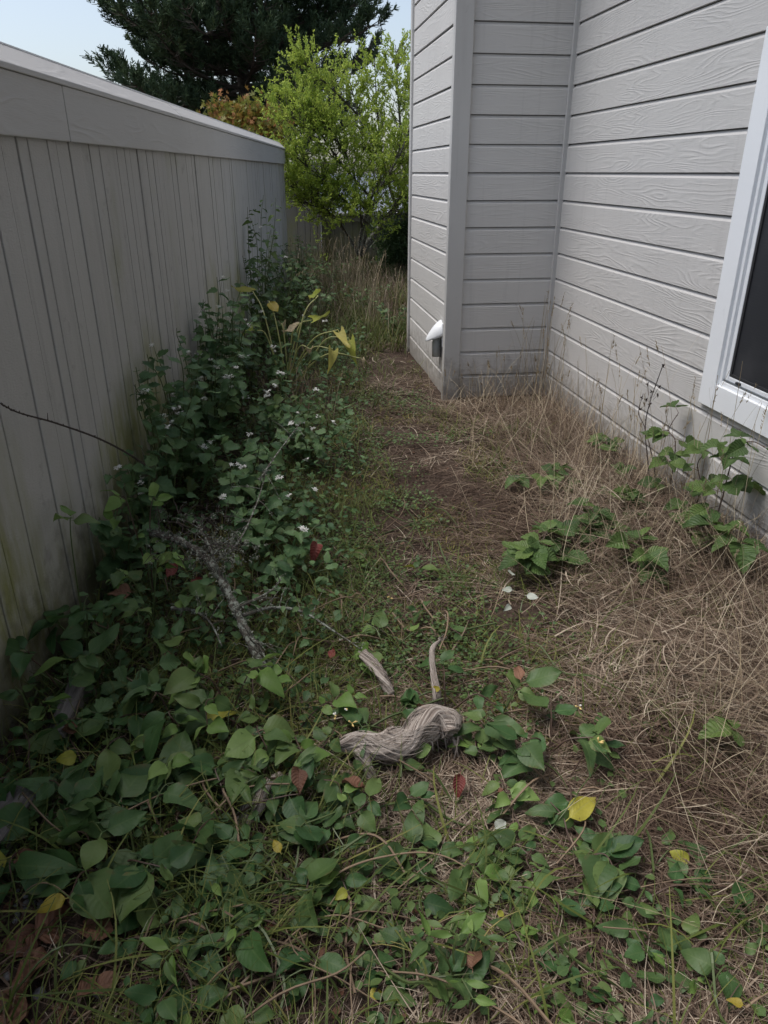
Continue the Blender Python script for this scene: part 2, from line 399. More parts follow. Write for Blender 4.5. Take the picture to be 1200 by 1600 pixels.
def screen_mat():
    m, nt, b, out = mat_new('dark_insect_screen'); N = NB(nt)
    tc = N.n('ShaderNodeTexCoord')
    v = N.vmul(tc.outputs['Object'], (520, 520, 520)); sx = N.n('ShaderNodeSeparateXYZ'); N.l(v, sx.inputs[0])
    g = N.math('MAXIMUM', N.math('SINE', sx.outputs[0]), N.math('SINE', sx.outputs[2]))
    n = N.noise(tc.outputs['Object'], 4., 4, .6)
    c = N.mix(N.mapr(g, .2, 1.), (.022, .023, .027), (.026, .027, .032))
    c = N.mix(N.mapr(n, .5, .8, 0, .35), c, (.09, .09, .095))
    N.l(c, b.inputs['Base Color']); b.inputs['Roughness'].default_value = .5; return m
M['screen'] = screen_mat()
def glass_mat():
    m, nt, b, out = mat_new('window_glass')
    b.inputs['Base Color'].default_value = (.9, .95, .97, 1); b.inputs['Roughness'].default_value = .02
    b.inputs['Transmission Weight'].default_value = 1.; b.inputs['IOR'].default_value = 1.45; return m
M['glass'] = glass_mat()

# ------------------------------------------------------------------ ground
def axis(parts):
    out = []
    for a, b, n in parts: out += list(np.linspace(a, b, n, endpoint=False))
    return np.array(out + [parts[-1][1]])
gx = axis([(-250, -30, 8), (-30, -2, 24), (-2, 3, 170), (3, 30, 24), (30, 250, 8)])
gy = axis([(-30, .3, 14), (.3, 8, 240), (8, 30, 110), (30, 400, 14)])
GX, GY = np.meshgrid(gx, gy); GZ = zg(GX, GY)
nx, ny = len(gx), len(gy)
ii = (np.arange(ny - 1)[:, None] * nx + np.arange(nx - 1)[None, :]).ravel()
ground = link('ground', quads('ground', np.stack([GX.ravel(), GY.ravel(), GZ.ravel()], 1), np.stack([ii, ii + 1, ii + nx + 1, ii + nx], 1), M['soil'], smooth=True))
tag(ground, 'brown bare soil and thatch of the narrow side yard', kind='structure')

# ------------------------------------------------------------------ house
house = empty('house', (WX, 2, 0), 'light grey house with horizontal wood-grain lap siding and white-cased window', 'house')
def wpart(name, me, parent, wloc, rz=0.0):
    off = Vector(wloc) - Vector(parent_world(parent))
    o = link(name, me, parent); o.location = off; o.rotation_euler = (0, 0, rz); return o
def parent_world(p):
    v = Vector(p.location)
    while p.parent is not None:
        p = p.parent; v += Vector(p.location)
    return v
EXPO = .1785; ZL = 1.593
WALLTOP = 5.2
wall_r = wpart('wall', MB().box(WX + .022, WX + 6, -6, BY2 - .1, -.3, WALLTOP).mesh('wall', M['wallback']), house, (0, 0, 0)); 
wall_s = wpart('wall', MB().box(BX + .022, WX + .01, BY + .022, BY + .5, -.02, WALLTOP - .01).mesh('wall', M['wallback']), house, (0, 0, 0)); 
wall_b = wpart('wall', MB().box(BX + .022, WX + .015, BY + .03, BY2, -.02, WALLTOP - .02).mesh('wall', M['wallback']), house, (0, 0, 0)); 
for w in (wall_r, wall_s, wall_b): w.location = -Vector(house.location)
def board_mesh(L, h=.1725):
    if h > .15: prof = [(-.0215, 0), (0, 0), (0, h - .020), (-.004, h - .015), (-.0165, h), (-.0215, h)]
    else: prof = [(-.0215, 0), (0, 0), (0, h), (-.0215, h)]
    b = MB(); n = 5
    prof = prof[::-1]
    b.prism([(-p[0], p[1]) for p in prof][::-1] if False else [(p[0], p[1]) for p in prof], -L / 2, L / 2)
    return b.mesh('siding_board', M['siding'])
def add_board(wall, c, L, rz, h=.1725, cache={}):
    key = (round(L, 3), h)
    if key not in cache: cache[key] = board_mesh(L, h)
    o = link('siding_board', cache[key], wall); o.location = Vector(c) - Vector(house.location) - Vector(wall.location); o.rotation_euler = (0, 0, rz)
    j = (rnd.uniform(-.0008, .0008)); o.location.z += j
WIN = dict(y0=1.9, y1=3.30, z0=.564, z1=2.14)
zs = [ZL + k * EXPO for k in range(-9, 20)]
for z in zs:
    if z > WALLTOP - .2: continue
    zb = z + .006
    # wall beside the yard (faces the fence)
    y_end = BY - .018
    def seg(a, b, z, h=.1725): add_board(wall_r, (WX, (a + b) / 2, z), b - a, math.pi / 2, h)
    if zb + .1725 < WIN['z0'] + .09 or zb > WIN['z1'] - .01: seg(-4.0, y_end, zb)
    elif zb < WIN['z0']:
        seg(WIN['y1'] - .06, y_end, zb); seg(-4.0, WIN['y0'] + .06, zb); seg(WIN['y0'] + .061, WIN['y1'] - .061, zb, round(WIN['z0'] + .03 - zb, 3))
    else:
        seg(WIN['y1'] - .06, y_end, zb); seg(-4.0, WIN['y0'] + .06, zb)
    # short wall of the bay, facing the yard's near end
    add_board(wall_s, ((BX + .10 + WX - .018) / 2, BY, zb), WX - .018 - BX - .10, math.pi)
    # long side of the bay, facing the fence
    add_board(wall_b, (BX, (BY + BY2) / 2, zb), BY2 - BY - .05, math.pi / 2)
hp = -Vector(house.location)
def hbox(name, x0, x1, y0, y1, z0, z1, mat, parent=house, bev=.002):
    c = Vector(((x0 + x1) / 2, (y0 + y1) / 2, (z0 + z1) / 2)); hx, hy, hz = (x1 - x0) / 2, (y1 - y0) / 2, (z1 - z0) / 2
    # long axis along local x so that the grain runs with the piece
    dims = [hx, hy, hz]
    if hz >= max(hx, hy): me = MB().box(-hz, hz, -hy, hy, -hx, hx).mesh(name, mat); rot = (0, -math.pi / 2, 0)
    elif hy >= hx: me = MB().box(-hy, hy, -hx, hx, -hz, hz).mesh(name, mat); rot = (0, 0, math.pi / 2)
    else: me = MB().box(-hx, hx, -hy, hy, -hz, hz).mesh(name, mat); rot = (0, 0, 0)
    o = link(name, me, parent); o.location = c - parent_world(parent); o.rotation_euler = rot
    if bev:
        m = o.modifiers.new('edge', 'BEVEL'); m.width = bev; m.segments = 2
    return o
hbox('corner_board', BX - .020, BX + .104, BY - .022, BY + .0, -.03, WALLTOP - .03, M['trimgrey'], bev=.004)
hbox('corner_board', BX - .0205, BX + .001, BY + .001, BY + .042, -.025, WALLTOP - .03, M['trimgrey'], bev=.004)
hbox('corner_board', BX - .018, BX + .02, BY2 - .045, BY2 + .02, -.03, WALLTOP - .03, M['trimgrey'], bev=.004)
hbox('corner_trim', WX - .030, WX + .01, BY - .019, BY + .012, -.03, WALLTOP - .03, M['trimgrey'], bev=.004)
# roof edge above the yard
roof = link('roof', MB().box(BX - .45, WX + 6.4, -6.4, BY2 + .45, WALLTOP, WALLTOP + .18).mesh('roof', M['trimgrey']), house); roof.location = hp
# window
win = empty('window', (0, 0, 0)); win.parent = house; win.location = Vector((WX, 2.6, WIN['z0'])) + hp
CW = .118; y0, y1, z0, z1 = WIN['y0'], WIN['y1'], WIN['z0'], WIN['z1']
hbox('casing', WX - .026, WX + .02, y1 - CW, y1, z0, z1, M['white'], win, .003)
hbox('casing', WX - .026, WX + .02, y0, y0 + CW, z0, z1, M['white'], win, .003)
hbox('casing', WX - .0255, WX + .02, y0 + CW + .001, y1 - CW - .001, z0 + .0005, z0 + CW, M['white'], win, .003)
hbox('casing', WX - .0255, WX + .02, y0 + CW + .001, y1 - CW - .001, z1 - CW, z1, M['white'], win, .003)
a0, a1, b0, b1 = y0 + CW, y1 - CW, z0 + CW, z1 - CW
for (p, q, t, x) in ((0., .022, 0, WX - .010), (.022, .050, 1, WX + .004)):
    nm = ('frame', 'sash')[t]
    hbox(nm, x, x + .02, a1 - q, a1 - p, b0 + p, b1 - p, M['vinyl'], win, .003)
    hbox(nm, x, x + .02, a0 + p, a0 + q, b0 + p, b1 - p, M['vinyl'], win, .003)
    hbox(nm, x + .0005, x + .02, a0 + q + .0005, a1 - q - .0005, b0 + p, b0 + q, M['vinyl'], win, .003)
    hbox(nm, x + .0005, x + .02, a0 + q + .0005, a1 - q - .0005, b1 - q, b1 - p, M['vinyl'], win, .003)
hbox('track', WX - .004, WX + .0035, a0 + .023, a1 - .023, b0 + .024, b0 + .033, plain('grey_metal_track', (.30, .33, .36), .35, .1, metal=.6), win, .001)
hbox('latch', WX - .008, WX + .004, a1 - .155, a1 - .125, b0 + .034, b0 + .044, M['dark'], win, .002)
sf = M['dark']
hbox('screen_frame', WX + .006, WX + .012, a1 - .066, a1 - .0505, b0 + .051, b1 - .051, sf, win, .001)
hbox('screen_frame', WX + .006, WX + .012, a0 + .0505, a1 - .067, b0 + .051, b0 + .064, sf, win, .001)
o = hbox('screen', WX + .0125, WX + .0135, a0 + .051, a1 - .051, b0 + .051, b1 - .051, M['screen'], win, 0)
# vent hood on the bay
vc = PY(683, 523, 5.72); vz = vc.z
vent = empty('vent_hood', (0, 0, 0)); vent.parent = house; vent.location = Vector((BX, 5.70, vz)) + hp
V = []; F = []; NA, NR = 14, 9
for i in range(NR + 1):
    u = i / NR
    for k in range(NA + 1):
        a = math.pi * k / NA
        # rounded scoop, open at the bottom
        w_ = math.sin(math.pi / 2 * (1 - u)) ** .8
        V.append((-.125 * u, math.cos(a) * .078 * max(.02, w_) if u < 1 else math.cos(a) * .002, math.sin(a) * .105 * w_ - .010 - .055 * u))
for i in range(NR):
    for k in range(NA):
        q = i * (NA + 1) + k; F.append((q, q + 1, q + NA + 2, q + NA + 1))
me = mesh('hood', V, F, M['vinyl'], True); hood = link('hood', me, vent); hood.location = (0, 0, .02)
sm = hood.modifiers.new('thick', 'SOLIDIFY'); sm.thickness = .004
link('back_plate', MB().box(-.008, .004, -.078, .078, -.075, .10).mesh('back_plate', M['vinyl']), vent)
link('duct', MB().tube([(-.03, .02, .01), (-.033, .02, -.06), (-.035, .02, -.17)], [.032, .032, .03], 14).mesh('duct', plain('grey_duct', (.55, .56, .56), .5, .1), True), vent)
link('flap', MB().box(-.016, -.010, -.072, -.050, -.16, -.02).mesh('flap', M['dark']), vent)

# ------------------------------------------------------------------ fence along the yard
def fence_pt(Y, off=0., z=0.):            # off: towards the house
    return Vector((FX0 + FS * Y + off * math.cos(FA), Y - off * math.sin(FA), z))
YF = 11.75
fence = empty('fence', fence_pt(0), 'tall taupe fence of narrow grooved vertical boards, along the yard', 'fence', rz=0)
fence.rotation_euler = (0, 0, math.pi / 2 - FA)   # local x runs along the fence, local y points away from the house
LF = YF / math.cos(FA)
link('backing', MB().box(-4, LF, .012, .05, -.15, 1.88).mesh('backing', M['groove']), fence)
x = -1.0; cache = {}
wch = [.085, .12, .125, .17, .245]
while x < LF - .03:
    w = min(wch[rnd.randrange(5)], LF - x)
    if w not in cache:
        pr = [(-w/2 + .0050, .0118), (-w/2 + .0046, .002), (-w/2 + .0062, 0), (w/2 - .0062, 0), (w/2 - .0046, .002), (w/2 - .0050, .0118)]
        b = MB(); b.prism([(p[0], p[1]) for p in pr], -.95, .95)
        cache[w] = b.mesh('board', M['fence'])
    # mesh: x = length, y = width, z = depth -> stand it up
    o = link('board', cache[w], fence)
    o.matrix_basis = Matrix.Translation((x + w / 2, rnd.uniform(-.0035, .0035), .80)) @ Matrix(((0, 1, 0, 0), (0, 0, 1, 0), (1, 0, 0, 0), (0, 0, 0, 1)))
    x += w
# fascia boards under the cap, butted
cuts = [-3.0, .2, 3.255, 6.9, LF + .01]
for a, b in zip(cuts[:-1], cuts[1:]):
    L = b - a - .003
    me = MB().box(-L/2, L/2, -.011, .011, -.0925, .0925).mesh('fascia_board', M['fascia'])
    o = link('fascia_board', me, fence); o.location = ((a + b) / 2, -.018 + rnd.uniform(-.002, .002), 1.7955); o.rotation_euler = (0, 0, 0)
    m = o.modifiers.new('edge', 'BEVEL'); m.width = .004; m.segments = 2
# sloped cap boards
cuts2 = [-3.0, 1.1, 5.2, 9.1, LF + .012]
for a, b in zip(cuts2[:-1], cuts2[1:]):
    L = b - a - .003
    prof = [(-.036, -.004), (-.036, .014), (.050, .088), (.068, .088), (.068, .0)]
    me = MB().prism(prof[::-1], -L/2, L/2).mesh('cap_board', M['cap'])
    o = link('cap_board', me, fence); o.location = ((a + b) / 2, rnd.uniform(-.001, .001), 1.8925)
    m = o.modifiers.new('edge', 'BEVEL'); m.width = .003; m.segments = 2
link('flashing', MB().box(-3, LF + .01, .052, .075, 1.9815, 1.987).mesh('flashing', M['flash']), fence)
# fence across the far end: a tall piece and a low stretch
def back_fence(name, label, x0, x1, Y, zt, low=False):
    f = empty(name, (x0, Y, 0), label, 'fence')
    link('backing', MB().box(0, x1 - x0, .012, .05, -.1, zt - .05).mesh('backing', M['groove']), f)
    xx = 0
    while xx < x1 - x0 - .01:
        w = min(wch[rnd.randrange(5)] * (1.3 if low else 1), x1 - x0 - xx)
        pr = [(-w/2 + .004, .011), (-w/2 + .0025, 0), (w/2 - .0025, 0), (w/2 - .004, .011)]
        b = MB(); b.prism(pr, -(zt - .05) / 2, (zt - .05) / 2)
        o = link('board', b.mesh('board', M['fence_dark_shaded']), f)
        o.matrix_basis = Matrix.Translation((xx + w / 2, 0, (zt - .05) / 2 - .03)) @ Matrix(((0, 1, 0, 0), (0, 0, 1, 0), (1, 0, 0, 0), (0, 0, 0, 1)))
        xx += w
    h = .17 if not low else .10
    link('fascia_board', MB().box(-.01, x1 - x0 + .01, -.03, -.001, zt - h, zt - .0).mesh('fascia_board', M['fence_dark_shaded'] if low else M['fence']), f)
    link('cap_board', MB().box(-.02, x1 - x0 + .02, -.045, .09, zt + .001, zt + .035).mesh('cap_board', M['cap']), f)
    return f
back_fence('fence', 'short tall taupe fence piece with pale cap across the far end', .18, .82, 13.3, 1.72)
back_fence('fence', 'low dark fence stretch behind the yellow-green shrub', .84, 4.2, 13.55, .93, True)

# ------------------------------------------------------------------ things beyond the fence
nb = empty('neighbour_house', (4.5, 27, -3.2), 'pale grey roof of a neighbouring house beyond the low fence', 'house')
link('wall', MB().box(-4.5, 6, 0, 7, -.2, 2.6).mesh('wall', M['wallpale']), nb)
rf = MB(); rf.V += [(-5, -.6, 2.5), (6.5, -.6, 2.5), (6.5, 3.5, 4.75), (-3.4, 3.5, 4.75), (-5, 7.6, 2.5), (6.5, 7.6, 2.5), (-5, -.6, 2.35), (6.5, -.6, 2.35), (6.5, 7.6, 2.35), (-5, 7.6, 2.35)]
rf.F += [(0, 1, 2, 3), (3, 2, 5, 4), (0, 3, 4), (1, 5, 2), (6, 7, 1, 0), (8, 9, 4, 5), (9, 6, 0, 4), (7, 8, 5, 1), (6, 9, 8, 7)]
link('roof', rf.mesh('roof', M['roofpale']), nb)
link('gutter', MB().box(-5, 6.5, -.72, -.605, 2.36, 2.48).mesh('gutter', M['vinyl']), nb)

def frames(d, roll=None):                  # rotation matrices whose y axis is d (N,3)
    d = d / np.linalg.norm(d, axis=1, keepdims=True)
    ref = rng.normal(size=d.shape)
    x = np.cross(d, ref); x /= np.linalg.norm(x, axis=1, keepdims=True); z = np.cross(x, d)
    return np.stack([x, d, z], axis=2)
def frames_up(d, up):
    d = d / np.linalg.norm(d, axis=1, keepdims=True)
    x = np.cross(d, up); x /= (np.linalg.norm(x, axis=1, keepdims=True) + 1e-9); z = np.cross(x, d)
    return np.stack([x, d, z], axis=2)
def scatter(name, T, pos, Rm, sc, mat, r=None, parent=None, smooth=True):
    tv, tq, tuv = T
    n, k = len(pos), len(tv)
    V = np.einsum('nij,kj->nki', Rm, tv) * np.asarray(sc).reshape(-1, 1, 1) + np.asarray(pos)[:, None, :]
    Q = (np.asarray(tq)[None] + (np.arange(n) * k)[:, None, None]).reshape(-1, tq.shape[1])
    if r is None: r = rng.random(n)
    me = quads(name, V.reshape(-1, 3), Q, mat, uv=np.tile(tuv, (n, 1)), r=np.repeat(r, k), smooth=smooth)
    return link(name, me, parent)

def leaf_templ(rows=7, cols=4, W=.34, shape='ovate', fold=.22, curl=.18, wave=.03, pet=.14, seed=0, teeth=0, pleat=0.):
    g = random.Random(seed); V = []; Q = []; UV = []
    bend = g.uniform(-.08, .08)
    ts = np.linspace(0, 1, rows + 1)
    for i, t in enumerate(ts):
        if shape == 'ovate': w = W * (math.sin(math.pi * min(1, t) ** .72) ** .75) * (1 - .12 * t)
        elif shape == 'round': w = W * math.sqrt(max(0, 1 - (2 * t - .96) ** 2)) ** .9 if t < .98 else 0
        elif shape == 'lance': w = W * math.sin(math.pi * t ** .85) ** .9
        elif shape == 'arrow': w = W * (1 - t) ** .8 * (1 if t > .02 else .75)
        else: w = W * math.sin(math.pi * t ** .6) ** .8
        w = max(w, .012 if i in (0, rows) else .02)
        if teeth and 0 < i < rows: w *= (1 + teeth) if i % 2 else (1 - teeth)
        for c in range(cols + 1):
            u = -1 + 2 * c / cols
            xx = w * u; y = pet + t * (1 - pet)
            if teeth and abs(u) > .9 and i % 2: y += .035
            if shape == 'arrow' and t < .15: y -= abs(u) ** 2 * .22
            if shape == 'heart' and t < .3: y -= abs(u) ** 1.5 * .10 * (1 - t / .3)
            z = fold * abs(xx) - curl * t * t + wave * math.sin(t * 7 + u * 2.2 + seed) * abs(u)
            if pleat: z += pleat * math.sin((t * 8 - abs(u) * 1.9) * 6.283)
            V.append((xx + bend * t * t, y, z)); UV.append((u, t))
    n = cols + 1
    for i in range(rows):
        for c in range(cols):
            q = i * n + c; Q.append((q, q + 1, q + n + 1, q + n))
    b = len(V)                             # petiole
    V += [(-.012, 0, 0), (.012, 0, 0), (.012, pet + .02, -.004), (-.012, pet + .02, -.004)]; UV += [(0, 0)] * 4
    Q.append((b, b + 1, b + 2, b + 3))
    return np.array(V), np.array(Q), np.array(UV)
def leaf_meshes(mat, n=4, **k):
    out = []
    for s in range(n):
        kk = dict(k); kk['seed'] = s + 3; kk['curl'] = k.get('curl', .18) * (-.4 + .65 * s); kk['fold'] = k.get('fold', .22) * (.3 + .45 * ((s * 5) % 4))
        kk['W'] = k.get('W', .34) * (.88 + .07 * ((s * 3) % 5))
        v, q, uv = leaf_templ(**kk)
        out.append(mesh('leaf', v, q, M[mat], True, uv))
    return out
LM = {}
for m_ in ('vein_g', 'dark_g', 'young', 'yellow'): LM[m_] = leaf_meshes(m_, n=6, W=.31, curl=.20, wave=.06)
LM['brown'] = leaf_meshes('brown', W=.30, curl=.4, wave=.12, fold=.5)
LM['red'] = leaf_meshes('red', W=.26, curl=.5, wave=.10, fold=.7)
LM['pale'] = leaf_meshes('pale', W=.3, curl=.3)
LM['blue_g'] = leaf_meshes('blue_g', W=.33, shape='heart', rows=8, teeth=.13, fold=.3, curl=.28, wave=.05)
LM['bramble'] = leaf_meshes('bramble', W=.36, shape='heart', rows=10, cols=4, teeth=.06, fold=.35, curl=.25, pleat=.012)
LM['lance'] = leaf_meshes('vein_g', W=.17, shape='lance', fold=.4, curl=.3)
LM['lance_y'] = leaf_meshes('young', W=.17, shape='lance', fold=.4, curl=.3)
LM['calla'] = leaf_meshes('calla', W=.27, shape='arrow', fold=.35, curl=.55, wave=.08, rows=8)
LM['tan'] = leaf_meshes('tan', W=.30, shape='arrow', fold=.6, curl=.8, wave=.12, rows=8)

def put_leaf(parent, kind, base, d, up, s):
    d = Vector(d).normalized(); x = d.cross(Vector(up))
    if x.length < 1e-3: x = d.orthogonal()
    x.normalize(); z = x.cross(d)
    m = Matrix(((x.x * s, d.x * s, z.x * s, base[0]), (x.y * s, d.y * s, z.y * s, base[1]), (x.z * s, d.z * s, z.z * s, base[2]), (0, 0, 0, 1)))
    me = LM[kind][rnd.randrange(len(LM[kind]))]
    return link('leaf', me, parent, mat4=m)
def uvec(az, el=0.0): return Vector((math.cos(az) * math.cos(el), math.sin(az) * math.cos(el), math.sin(el)))

def needle_T(): # a thin needle
    return np.array([(-.5, 0, 0), (.5, 0, 0), (.35, 1, 0), (-.35, 1, 0)], float), np.array([(0, 1, 2, 3)]), np.array([(0, 0)] * 4, float)

# ---- the dark pine
def pine():
    base = Vector((-.65, 31, -3.2)); H = 17.
    t = empty('pine_tree', base, 'dark green pine tree towering beyond the fence', 'tree')
    trunk = [Vector((0, 0, 0)), Vector((.1, 0, 4)), Vector((-.1, .1, 9)), Vector((0, 0, 13)), Vector((.05, 0, H))]
    link('trunk', MB().tube(spline(trunk, 6), list(np.linspace(.38, .05, 25)), 9).mesh('trunk', M['bark'], True), t)
    br = MB(); sp = []; sd = []
    for i in range(150):
        h = 5.8 + (i / 118) * 6.0 if i < 118 else 11.8 + (i - 118) / 32 * (H - 12.3)
        az = i * 2.39996 + rnd.uniform(-.4, .4)
        env = 5.3 * min(1, ((H + .6 - h) / 5.5)) ** .75
        if h < 6.8: env *= .82
        L = env * rnd.uniform(.62, 1.08)
        if h < 7.4 and math.cos(az) > .2 and math.sin(az) < .3: L *= .9
        d = uvec(az); up = rnd.uniform(-.16, .16) - (.06 if h < 7 else 0)
        p0 = Vector((0, 0, h))
        pts = [p0, p0 + d * L * .4 + Vector((0, 0, L * up * .4 - .1)), p0 + d * L * .75 + Vector((0, 0, L * up * .8)), p0 + d * L + Vector((0, 0, L * (up + .12)))]
        pl = spline(pts, 5); br.tube(pl, list(np.linspace(.07, .012, len(pl))), 4, False)
        L *= (.80 if math.cos(az) > .35 else .86); n = int((7 + L * 6.3) * (1 if h < 11.8 else .5))
        for k in range(n):
            u = .22 + .78 * (k + rnd.random()) / n
            q = pl[min(len(pl) - 1, int(u * (len(pl) - 1)))]
            side = d.cross(Vector((0, 0, 1))) * rnd.choice((-1, 1))
            tl = rnd.uniform(.25, .95) * (1.15 - .5 * u)
            dr = (side * rnd.uniform(.4, 1) + d * rnd.uniform(.35, 1.0) + Vector((0, 0, rnd.uniform(.0, .55)))).normalized()
            e = q + dr * tl; br.tube([q, q.lerp(e, .6) - Vector((0, 0, .03)), e], [.016, .012, .008], 3, False)
            m = 2
            for j in range(m):
                f = 1 - j * .34
                sp.append(q.lerp(e, f)); sd.append((dr * .75 + Vector((rnd.uniform(-.3, .3), rnd.uniform(-.3, .3), rnd.uniform(.35, .95)))).normalized())
        sp.append(pl[-1]); sd.append((d * .6 + Vector((0, 0, .8))).normalized())
    link('branches', br.mesh('branches', M['bark']), t)
    sp = np.array([tuple(v) for v in sp]); sd = np.array([tuple(v) for v in sd])
    ns = len(sp); K = 30
    Ls = rng.uniform(.34, .62, ns)
    ax = np.repeat(sd, K, 0); u = rng.random((ns * K, 1)) ** .8
    pos = np.repeat(sp, K, 0) + ax * u * np.repeat(Ls, K)[:, None]
    rad = rng.normal(size=(ns * K, 3)); rad -= ax * np.sum(rad * ax, 1, keepdims=True); rad /= np.linalg.norm(rad, axis=1, keepdims=True)
    dirn = rad * rng.uniform(.55, 1., (ns * K, 1)) + ax * rng.uniform(.5, 1.2, (ns * K, 1))
    T = needle_T(); T = (T[0] * np.array([.20, 1, 1]), T[1], T[2])
    shoot = rng.random(ns)
    r = np.clip(np.repeat(shoot, K) * .65 + rng.random(ns * K) * .35, 0, 1)
    o = scatter('crown', T, pos, frames(dirn), rng.uniform(.11, .19, ns * K), M['needle'], r, t, False)
    tag(o, kind='stuff')
pine()

# ---- yellow-green shrub tree at the far end
def shrub_tree():
    base = Vector((1.36, 12.45, 0))
    t = empty('shrub_tree', base, 'yellow-green small-leaved shrub tree with leaning grey stems at the yard end', 'tree')
    w = lambda x, y, Y=12.45: PY(x, y, Y) - base
    stems = [
        [w(560, 398), w(548, 375), w(525, 345), w(500, 322, 12.2), w(470, 300, 12.0), w(440, 285, 11.95)],
        [w(560, 398), w(565, 360), w(580, 310), w(595, 270, 12.5), w(575, 230, 12.6), w(560, 180, 12.6), w(545, 120, 12.7)],
        [w(562, 398), w(590, 360, 12.6), w(615, 325, 12.8), w(632, 290, 12.9), w(628, 230, 12.9), w(622, 150, 12.9), w(618, 70, 12.9)],
        [w(564, 398), w(575, 350, 12.2), w(590, 300, 12.1), w(612, 265, 12.0), w(640, 200, 12.0), w(648, 110, 12.0)],
        [w(595, 270, 12.5), w(620, 255, 12.4), w(650, 240, 12.3), w(690, 200, 12.3)],
        [w(580, 310), w(545, 270, 12.3), w(515, 230, 12.2), w(480, 180, 12.2), w(455, 150, 12.2)],
        [w(560, 180, 12.6), w(520, 140, 12.5), w(490, 115, 12.4), w(478, 100, 12.4)],
        [w(500, 322, 12.2), w(490, 290, 12.3), w(470, 270, 12.4)],
        [w(620, 330, 12.8), w(600, 260, 13.0), w(590, 180, 13.0), w(585, 90, 13.0)],
    ]
    stems += [[w(575, 350, 12.2), w(545, 320, 12.1), w(515, 290, 12.0), w(490, 262, 12.0)], [w(590, 350, 12.3), w(620, 320, 12.2), w(650, 300, 12.2)], [w(548, 375), w(520, 335, 12.2), w(480, 318, 12.1), w(450, 305, 12.0)], [w(565, 360), w(560, 300, 12.3), w(540, 240, 12.2), w(510, 200, 12.1), w(490, 165, 12.1)]]
    stems += [[w(545, 270, 12.3), w(500, 225, 12.1), w(465, 190, 12.0), w(432, 155, 12.0)], [w(515, 290, 12.0), w(480, 260, 11.95), w(448, 235, 11.95)], [w(600, 300, 12.3), w(575, 330, 12.0), w(545, 335, 11.9)], [w(615, 325, 12.8), w(635, 340, 12.3), w(648, 330, 12.2)]]
    rads = [.030, .034, .060, .034, .02, .022, .016, .014, .025, .012, .012, .012, .014, .012, .010, .009, .009]
    trunk = MB(); br = MB(); tips = []; tdir = []
    for i, (s, r0) in enumerate(zip(stems, rads)):
        pl = spline(s, 6); (trunk if i in (0, 1, 2, 3) else br).tube(pl, list(np.linspace(r0, .006, len(pl))), 7)
        n = len(pl)
        for k in range(int(n * 2.9)):
            u = rnd.random() ** .8
            u = (.16 if i in (0, 5, 6) or i > 8 else .30) + (.84 if i in (0, 5, 6) else .7) * u
            if i == 0 and u < .34: continue
            q = pl[min(n - 1, int(u * (n - 1)))]; td = (pl[min(n - 1, int(u * (n - 1)) + 1)] - pl[max(0, int(u * (n - 1)) - 1)]).normalized()
            d = (Vector((rnd.gauss(0, 1), rnd.gauss(0, .9), rnd.gauss(.25, .6))).normalized() + td * .55).normalized()
            L = rnd.uniform(.20, .72) * (1.1 - .35 * u)
            e = q + d * L; mid = q.lerp(e, .5) + Vector((0, 0, .03))
            br.tube([q, mid, e], [.006, .0045, .002], 3, False)
            for j in range(4):
                f = rnd.uniform(.3, 1.)
                tips.append(q.lerp(e, f)); tdir.append((d * .7 + Vector((rnd.gauss(0, .35), rnd.gauss(0, .35), rnd.uniform(.2, .9)))).normalized())
    link('trunk', trunk.mesh('trunk', M['lichenbark'], True), t); link('branches', br.mesh('branches', M['bark']), t)
    tips = np.array([tuple(v) for v in tips]); tdir = np.array([tuple(v) for v in tdir]); ns = len(tips); K = 15
    Ls = rng.uniform(.10, .24, ns)
    ax = np.repeat(tdir, K, 0); u = rng.random((ns * K, 1))
    pos = np.repeat(tips, K, 0) + ax * u * np.repeat(Ls, K)[:, None]
    dirn = rng.normal(size=(ns * K, 3)) * .62 + ax * .85
    T = leaf_templ(rows=2, cols=2, W=.26, shape='lance', fold=.2, curl=.15, pet=.05)
    zt = np.clip((np.repeat(tips[:, 2], K) - .8) / 2.6, 0, 1)
    r = np.clip(np.repeat(rng.random(ns), K) * .55 + rng.random(ns * K) * .4, 0, .98)
    o = scatter('crown', T, pos, frames(dirn), rng.uniform(.028, .05, ns * K), M['shrub'], r, t); tag(o, kind='stuff')
shrub_tree()

def leafy_mass(name, label, cat, base, pts, nrad, T, size, mat, K, stem_mat, up=.5, stemr=.012):
    t = empty(name, base, label, cat); base = Vector(base)
    br = MB(); tips = []; td = []
    for p, n, rad in pts:
        p = Vector(p) - base
        br.tube(spline([Vector((rnd.uniform(-.05, .05), rnd.uniform(-.05, .05), -.05)), p * .5 + Vector((0, 0, p.z * .1)), p], 5), list(np.linspace(stemr, .003, 11)), 5)
        for k in range(n):
            d = Vector((rnd.gauss(0, 1), rnd.gauss(0, 1), rnd.gauss(0, .75))).normalized() * rad * rnd.random() ** .5
            e = p + d; br.tube([p, p.lerp(e, .5) + Vector((0, 0, .02)), e], [.005, .003, .0015], 3, False)
            tips.append(e); td.append((d.normalized() + Vector((0, 0, up))).normalized())
    link('branches', br.mesh('branches', stem_mat), t)
    tips = np.array([tuple(v) for v in tips]); td = np.array([tuple(v) for v in td]); ns = len(tips)
    pos = np.repeat(tips, K, 0) + rng.normal(size=(ns * K, 3)) * nrad
    dirn = rng.normal(size=(ns * K, 3)) + np.repeat(td, K, 0) * .7
    r = np.clip(np.repeat(rng.random(ns), K) * .6 + rng.random(ns * K) * .38, 0, .98)
    o = scatter('crown', T, pos, frames(dirn), rng.uniform(size * .7, size * 1.2, ns * K), mat, r, t); tag(o, kind='stuff')
    return t
